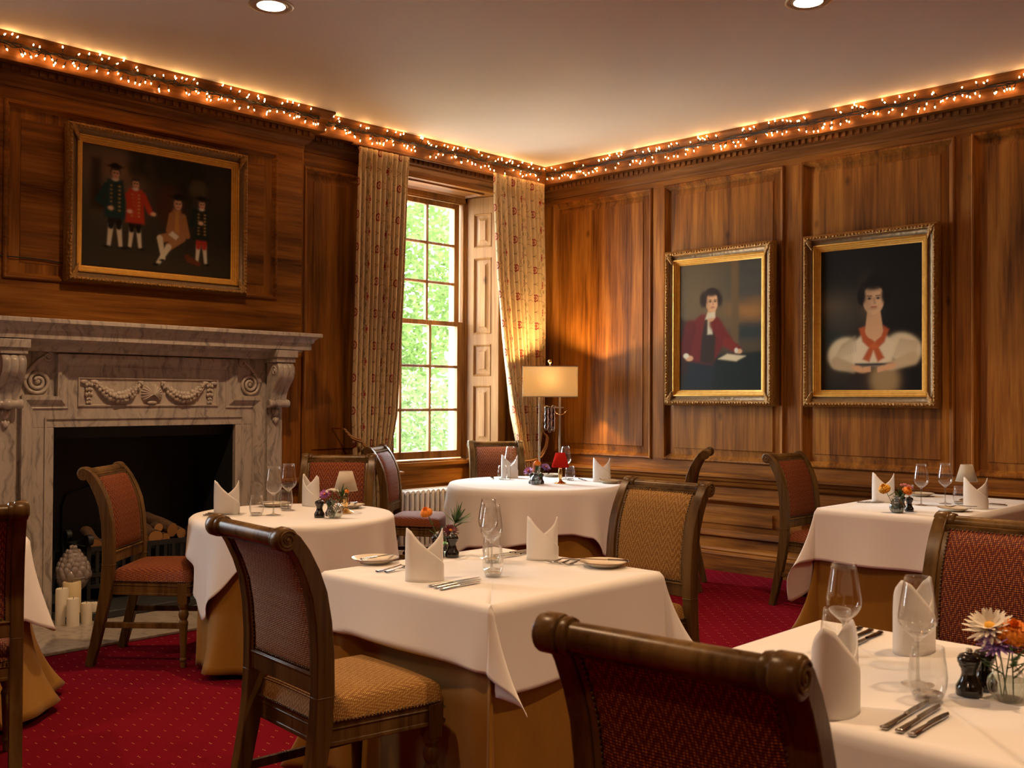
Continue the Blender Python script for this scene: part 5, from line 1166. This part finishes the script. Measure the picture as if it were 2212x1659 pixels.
def picture(label, loc, rz, W, Hh, w, h, paint, tilt=0.0, roll=0.0):
    """W x Hh outer size, w x h sight size; local -y faces the room"""
    o = thing('framed_painting', label, 'painting', loc, rz, 'gilt framed oil paintings'); o.rotation_euler = (tilt, roll, rz)
    f = (W-w)/2; P0 = [(-W/2,-Hh/2),(W/2,-Hh/2),(W/2,Hh/2),(-W/2,Hh/2)]; fm = lambda a, b, hh: (a, -hh, b)
    mb = MB(); mb.sweep(P0, [(0,0),(0,.040),(f*.05,.055),(f*.16,.066),(f*.24,.062),(f*.30,.052)], fm, True)
    fr = mb.build('frame', M['gilt_dark'], o, smooth=50)
    mb = MB(); mb.sweep(P0, [(f*.30,.052),(f*.40,.040),(f*.52,.034),(f*.60,.034)], fm, True); mb.build('scoop', M['gilt_grey'], fr, smooth=50)
    mb = MB(); mb.sweep(P0, [(f*.60,.034),(f*.61,.044),(f*.68,.046),(f*.70,.034),(f*.80,.032),(f*.82,.026),(f*.90,.024),(f*.91,.018),(f*.99,.014),(f,.008)], fm, True); mb.build('inner_moulding', M['gilt'], fr, smooth=35)
    mb = MB(); e = f*.18; q = 0
    for a0, b0, a1, b1 in ((-W/2+e,-Hh/2+e,W/2-e,-Hh/2+e),(W/2-e,-Hh/2+e,W/2-e,Hh/2-e),(W/2-e,Hh/2-e,-W/2+e,Hh/2-e),(-W/2+e,Hh/2-e,-W/2+e,-Hh/2+e)):
        n = int(hypot(a1-a0, b1-b0)/.024)
        for k in range(n): u = k/n; mb.ball((a0+(a1-a0)*u, -.064, b0+(b1-b0)*u), .0095, 6, 0, (1.1,.75,1.1) if k % 2 else (.8,.9,.8))
    for sx in (-1, 1):
        for sz in (-1, 1):
            for k in range(5): mb.tube([(sx*(W/2-e*1.2-j*.012-.0), -.060+.002*j, sz*(Hh/2-e*1.2-j*.012)+sz*(k-2)*.006*j*.8) for j in range(5)], [.010,.012,.010,.007,.003], 6)
    mb.build('carved_ornament', M['gilt_dark'], fr, smooth=80)
    paint.mesh('canvas', o, M['canvas']).location = (0, -.010, 0)
    mb = MB(); mb.box(-W/2+.01, W/2-.01, -.006, 0, -Hh/2+.01, Hh/2-.01); mb.build('backing', M['wood_cornice_x'], o, smooth=0)
    return o
# group of four gentlemen
w, h = 1.005, .735; p = Paint(w, h, (40,36,28), 240)
p.ell(.18,.56,.26,.24,(92,80,64),.16); p.ell(.30,.62,.16,.05,(132,92,62),.08); p.ell(.62,.62,.22,.18,(22,20,13),.08); p.ell(.5,.05,.7,.09,(52,44,30),.08); p.poly([(.05,.35),(.055,.66),(.115,.66),(.12,.50),(.18,.44),(.2,.34)],(44,34,22),.02)
for k in range(50): p.ell(.30+.40*RND.random(),.58+.15*RND.random(),.035,.022,(34,32,17),.02,RND.random()*3,.5)
p.ell(.56,.42,.09,.13,(66,36,20),.03); p.ell(.765,.56,.062,.055,(70,58,38),.015); p.cap(.765,.50,.765,.40,.03,.045,(50,42,28),.015); p.poly([(.71,.60),(.82,.60),(.80,.62),(.73,.62)],(64,54,36))
def gent(x, fy, hh, coat, vest, breech, hat=True, st=(196,186,160), lean=0.0):
    hd = hh*.075
    for k in (-1, 1):
        fx = x+k*hh*.075+lean*hh; p.cap(fx, fy+.01, x+k*hh*.05, fy+hh*.27, hh*.022, hh*.034, st); p.ell(fx+k*.008, fy, hh*.05, hh*.018, (18,14,11)); p.cap(x+k*hh*.05, fy+hh*.26, x+k*hh*.035, fy+hh*.48, hh*.040, hh*.058, breech)
    p.poly([(x-hh*.14,fy+hh*.36),(x+hh*.14,fy+hh*.36),(x+hh*.12,fy+hh*.66),(x+hh*.10,fy+hh*.84),(x-hh*.10,fy+hh*.84),(x-hh*.12,fy+hh*.66)], coat, .006); p.poly([(x-hh*.045,fy+hh*.44),(x+hh*.05,fy+hh*.44),(x+hh*.035,fy+hh*.82),(x-hh*.03,fy+hh*.82)], vest, .004)
    for k in range(7): p.ell(x+hh*.055, fy+hh*(.46+.05*k), .004, .003, (200,160,80)); p.ell(x-hh*.05, fy+hh*(.46+.05*k), .004, .003, (180,140,70))
    p.ell(x, fy+hh*.845, hh*.04, hh*.025, (210,200,180)); p.head(x+.002, fy+hh*.91, hd*.85, (205,158,120), (60,44,32), .4)
    if hat: p.ell(x, fy+hh*1.0, hh*.10, hh*.022, (16,13,10)); p.ell(x, fy+hh*1.015, hh*.055, hh*.03, (16,13,10))
gent(.205,.125,.50,(24,52,50),(30,48,44),(26,20,16)); gent(.335,.13,.445,(168,52,28),(176,62,34),(24,18,15),False); gent(.790,.075,.43,(20,34,28),(34,30,22),(160,44,30))
for a in ((.15,.50,.10,.41,(24,52,50)),(.10,.41,.17,.37,(24,52,50)),(.385,.47,.435,.37,(168,52,28)),(.29,.46,.31,.37,(168,52,28)),(.74,.42,.72,.33,(20,34,28)),(.72,.33,.78,.34,(20,34,28))): p.cap(a[0],a[1],a[2],a[3],.020,.018,a[4])
for x, y in ((.178,.365),(.455,.362),(.30,.36),(.785,.345)): p.ell(x,y,.017,.012,(214,176,140))
p.poly([(.555,.24),(.675,.24),(.665,.34),(.64,.415),(.59,.415),(.56,.34)],(150,104,62),.006); p.poly([(.600,.25),(.632,.25),(.628,.40),(.606,.40)],(176,126,60),.004); p.head(.622,.447,.036,(205,158,120),(46,34,24),.4); p.ell(.622,.492,.052,.012,(18,14,10)); p.ell(.622,.502,.030,.016,(18,14,10))
p.cap(.60,.24,.51,.215,.030,.026,(150,106,66)); p.cap(.50,.215,.525,.085,.019,.013,(200,190,162)); p.cap(.65,.235,.56,.165,.03,.024,(150,106,66)); p.cap(.56,.165,.49,.055,.019,.013,(200,190,162)); p.ell(.48,.045,.026,.010,(18,14,11)); p.ell(.52,.075,.022,.009,(18,14,11))
p.cap(.58,.37,.56,.27,.02,.018,(150,104,62)); p.cap(.66,.37,.69,.25,.02,.018,(150,104,62)); p.poly([(.56,.245),(.61,.215),(.63,.24),(.585,.27)],(206,196,170)); p.cap(.70,.10,.77,.075,.022,.016,(92,46,24)); p.ell(.69,.115,.018,.016,(92,46,24))
picture('wide gilt framed painting of four gentlemen above the fireplace', (-3.745,BY-.012,2.494), 0, 1.215, .955, w, h, p, 0.0)
# gentleman in a red coat
w, h = .738, 1.0; p = Paint(w, h, (74,62,42), 190)
p.ell(.22,.62,.34,.4,(92,78,54),.2); p.ell(.15,.1,.4,.25,(30,26,20),.14); p.poly([(.53,.40),(.53,1.02),(.76,1.02),(.76,.40)],(52,50,44),.02)
for k in range(40): y = RND.uniform(.52,.98); p.ell(.55+.2*RND.random(), y, .07, .016, (132,96,52) if y < .72 else (70,66,56), .03, RND.uniform(-.3,.3), .5)
p.ell(.66,.60,.10,.05,(150,104,50),.06); p.poly([(.53,.40),(.76,.40),(.76,.50),(.53,.50)],(40,48,46),.04); p.poly([(.475,.36),(.475,1.02),(.54,1.02),(.54,.36)],(98,76,46),.012)
p.poly([(.30,.0),(.76,.0),(.76,.30),(.30,.27)],(20,26,22),.012); p.poly([(.36,.245),(.52,.225),(.60,.262),(.44,.282)],(206,190,152),.006); p.poly([(.0,.12),(.10,.14),(.14,.52),(.0,.58)],(44,22,14),.02)
p.poly([(.02,.0),(.30,.0),(.34,.30),(.14,.36)],(26,30,34),.02); p.poly([(.05,.24),(.30,.20),(.40,.34),(.39,.52),(.30,.60),(.20,.60),(.08,.52),(.02,.36)],(98,24,18),.010); p.poly([(.19,.22),(.32,.20),(.335,.40),(.31,.575),(.24,.575),(.205,.40)],(46,30,20),.008); p.poly([(.26,.44),(.305,.44),(.315,.60),(.265,.60)],(196,184,156),.006)
p.cap(.33,.52,.44,.38,.055,.045,(104,26,18),.012); p.cap(.44,.37,.53,.315,.042,.032,(116,32,22),.010); p.ell(.545,.30,.026,.018,(206,158,116)); p.ell(.52,.307,.016,.020,(206,196,170)); p.cap(.10,.50,.05,.30,.058,.045,(84,20,15),.012); p.ell(.09,.255,.036,.022,(198,150,110)); p.ell(.06,.275,.026,.02,(206,196,170))
p.cap(.29,.58,.30,.63,.040,.036,(190,142,104)); p.poly([(.24,.56),(.33,.57),(.325,.615),(.262,.61)],(200,188,160),.006); p.head(.300,.690,.076,(206,158,116),(40,26,17),.5); p.ell(.222,.715,.034,.060,(40,26,17),.008); p.ell(.372,.705,.024,.050,(40,26,17),.008)
picture('gilt framed portrait of a gentleman in a dark red coat at a desk', (-.014,-1.876,1.899), -pi/2, .982, 1.238, w, h, p, 0.0)
# lady in a white dress
w, h = .728, .995; p = Paint(w, h, (26,19,13), 190)
p.ell(.10,.52,.20,.14,(62,56,46),.10); p.ell(.06,.60,.12,.05,(86,70,48),.06); p.poly([(0,.30),(0,.46),(.12,.42),(.22,.36),(.24,.28)],(40,42,36),.03); p.ell(.12,.16,.24,.10,(48,40,24),.08); p.ell(.62,.2,.24,.3,(20,13,9),.1)
p.ky = .72
p.poly([(.20,.0),(.56,.0),(.55,.27),(.24,.27)],(40,26,18),.015); p.ell(.47,.10,.10,.16,(150,124,84),.03)
p.ell(.175,.36,.125,.15,(206,188,150),.012,.5); p.ell(.605,.40,.125,.135,(214,196,158),.012,-.4); p.poly([(.24,.24),(.52,.24),(.54,.46),(.45,.55),(.32,.55),(.24,.46)],(220,202,166),.010)
for k in range(9): p.cap(.10+.02*k,.30+.01*k,.16+.012*k,.44+.01*k,.004,.008,(160,138,104),.008,.5); p.cap(.54+.018*k,.33,.58+.014*k,.48-.004*k,.004,.008,(166,142,108),.008,.5)
p.cap(.12,.27,.24,.215,.045,.030,(176,152,116),.010); p.cap(.66,.30,.52,.235,.045,.032,(190,166,128),.010)
p.poly([(.285,.60),(.33,.62),(.36,.52),(.40,.48),(.44,.52),(.46,.62),(.50,.58),(.47,.46),(.43,.41),(.47,.31),(.42,.27),(.39,.38),(.36,.27),(.31,.30),(.355,.41),(.31,.47)],(172,80,36),.007); p.ell(.395,.425,.032,.026,(188,92,42)); p.poly([(.34,.56),(.40,.47),(.45,.56),(.43,.66),(.36,.66)],(208,164,120),.008); p.cap(.392,.76,.394,.58,.047,.064,(206,160,116))
p.poly([(.255,.235),(.53,.235),(.53,.262),(.255,.262)],(34,34,40),.006); p.ell(.285,.205,.052,.030,(204,154,110),.006,-.3); p.ell(.50,.225,.055,.030,(208,158,114),.006,.3)
for k in range(4): p.cap(.325,.215-.010*k,.365,.222-.012*k,.008,.006,(204,154,110)); p.cap(.455,.225-.010*k,.425,.215-.012*k,.008,.006,(206,156,112))
p.ky = 1.0; p.head(.390,.630,.104,(216,170,126),(24,15,10),.1); p.ell(.303,.655,.032,.062,(24,15,10),.008); p.ell(.477,.655,.032,.062,(24,15,10),.008); p.ell(.390,.775,.052,.036,(24,15,10),.01)
picture('gilt framed portrait of a lady in a white dress with an orange scarf', (-.014,-3.094,1.897), -pi/2, .975, 1.238, w, h, p, 0.0)
mb = MB(); mb.tube([(-4.95+.1*i, BY-.006, 2.145-.006*sin(i)-.022*i/6) for i in range(8)], .004, 6); tag(mb.build('cable', M['dark'], None), 'thin black cable running along the panel left of the group painting', 'cable')

# ---------------------------------------------------------------- the garden outside
mb = MB(); mb.box(-30, 30, .56, 40, -.6, -.45); o = mb.build('ground_garden', M['bounce_ground'], smooth=0); struct(o)
mb = MB(); mb.box(-.585, 1.6, .5, .63, -.6, 3.6); o = mb.build('wall_exterior', M['stone_white'], smooth=0); struct(o)
def tree(label, name, c, R3, nl, ls, mt, seed, stems=()):
    rr = random.Random(seed); o = thing(name, label, 'shrub' if 'shrub' in name else 'tree', (c[0], c[1], -.45), 0, 'greenery outside the window'); mb = MB()
    for k in range(nl):
        while True:
            x, y, z = rr.uniform(-1,1), rr.uniform(-1,1), rr.uniform(-1,1); q = x*x+y*y+z*z
            if q < 1 and rr.random() < .25+.75*q: break
        p = Vector((x*R3[0], y*R3[1], c[2]+.45+z*R3[2])); a = Vector((rr.gauss(0,1), rr.gauss(0,1), rr.gauss(0,.6))).normalized(); b = a.cross(Vector((rr.gauss(0,1), rr.gauss(0,1), rr.gauss(0,1)))).normalized(); s = ls*rr.uniform(.6,1.4); n_ = a.cross(b)*s*.18
        mb.add([p-a*s, p-a*s*.2+b*s*.5+n_, p+a*s, p-a*s*.2-b*s*.5+n_], [(0,1,2,3)])
    f = mb.build('foliage', M[mt], o, smooth=0, recalc=False); f['kind'] = 'stuff'
    for i, (a, b, r_) in enumerate(stems):
        mb = MB(); a = Vector(a); b = Vector(b); mb.tube([tuple(a.lerp(b, q)+Vector((.10*sin(q*5+i), .06*cos(q*4+i), .06*sin(q*7)))) for q in [j/9 for j in range(10)]], [r_*(1-.6*j/9) for j in range(10)], 8); mb.build('branch', M['bark'], o, smooth=60)
tree('bright leafy tree filling the upper window panes', 'garden_tree', (1.3,5.2,3.0), (2.6,1.3,1.9), 12000, .058, 'leaf_out', 1, [((.0,-.6,0),(.5,-.5,2.6),.05),((.15,-.6,0),(.9,-.6,2.8),.045),((.25,-.5,.2),(-.1,-.6,2.9),.04),((.1,-.5,.4),(1.2,-.4,2.2),.05),((-.2,-.6,1.2),(-1.4,-.6,1.9),.045),((-1.2,-.8,2.0),(.4,-.8,1.7),.035)])
tree('pale leafy shrub seen through the lower window panes', 'garden_shrub', (1.0,4.2,.65), (2.8,1.0,1.1), 11000, .045, 'leaf_out2', 2)
tree('tall background tree behind the others outside the window', 'garden_tree', (4.4,9.5,2.8), (4.5,1.5,4.0), 9000, .12, 'leaf_out2', 3, [((0,0,0),(.2,0,3.0),.14)])
tree('unseen shrub added to dim the second window', 'garden_shrub', (-8.0,4.5,.6), (2.6,1.0,1.4), 900, .11, 'leaf_out', 4)  # out of view, added to hold back daylight at the second window
lt = thing('hanging_pendant', 'pale bell-shaped lantern hanging outside the lower window pane', 'pendant', (-.08,2.05,1.14)); mb = MB(); mb.lathe([(0,.15),(.02,.14),(.035,.10),(.055,.06),(.060,.0),(.062,-.02),(.050,-.05),(.045,-.11),(.02,-.14),(0,-.14)], 20); mb.build('bell', M['shade_cream'], lt, smooth=60); mb = MB(); mb.tube([(0,0,.14),(-.02,0,.3),(-.05,.1,.75)], .004, 5); mb.build('hanger', M['bark'], lt)  # solid bell form on a thin hanger

# ---------------------------------------------------------------- light, sky, camera
W = bpy.data.worlds.new('sky'); SC.world = W; W.use_nodes = True; bg = W.node_tree.nodes['Background']; bg.inputs[0].default_value = (.86,.94,1.0,1); bg.inputs[1].default_value = 33.0
S = bpy.data.lights.new('sun', 'SUN'); S.energy = 38.0; S.angle = radians(3); S.color = (1,.96,.88); so = bpy.data.objects.new('sun', S); COL.objects.link(so); so.rotation_euler = (radians(42), 0, radians(-25))
for x0, x1 in ((-1.72,-.72),(-7.1,-5.9)):
    P = bpy.data.lights.new('window_portal', 'AREA'); P.shape = 'RECTANGLE'; P.size = x1-x0; P.size_y = 2.15; P.cycles.is_portal = True
    po = bpy.data.objects.new('window_portal', P); COL.objects.link(po); po.location = ((x0+x1)/2, .48, 1.93); po.rotation_euler = (radians(-90), 0, 0)
cam = bpy.data.cameras.new('camera'); co = bpy.data.objects.new('camera', cam); COL.objects.link(co); SC.camera = co
r_ = Vector((0.69605223,-0.71797187,0.00526138)); u_ = Vector((-0.01272424,-0.00500834,0.9999065)); f_ = Vector((0.71787839,0.6960541,0.01262171))
co.matrix_world = Matrix(((r_.x,u_.x,-f_.x,-6.85195035),(r_.y,u_.y,-f_.y,-6.25040621),(r_.z,u_.z,-f_.z,1.34),(0,0,0,1)))
cam.sensor_width = 36.0; cam.lens = 35.909; cam.clip_start = .05; cam.dof.use_dof = True; cam.dof.focus_distance = 5.2; cam.dof.aperture_fstop = 8.0
vs = SC.view_settings; vs.view_transform = 'Standard'; vs.look = 'None'; vs.exposure = 0.0; vs.gamma = 1.0; vs.use_curve_mapping = False
SC.cycles.max_bounces = 8; SC.cycles.diffuse_bounces = 4; SC.cycles.transparent_max_bounces = 24; SC.cycles.caustics_reflective = False; SC.cycles.caustics_refractive = False; SC.cycles.sample_clamp_indirect = 6.0; SC.cycles.use_denoising = True
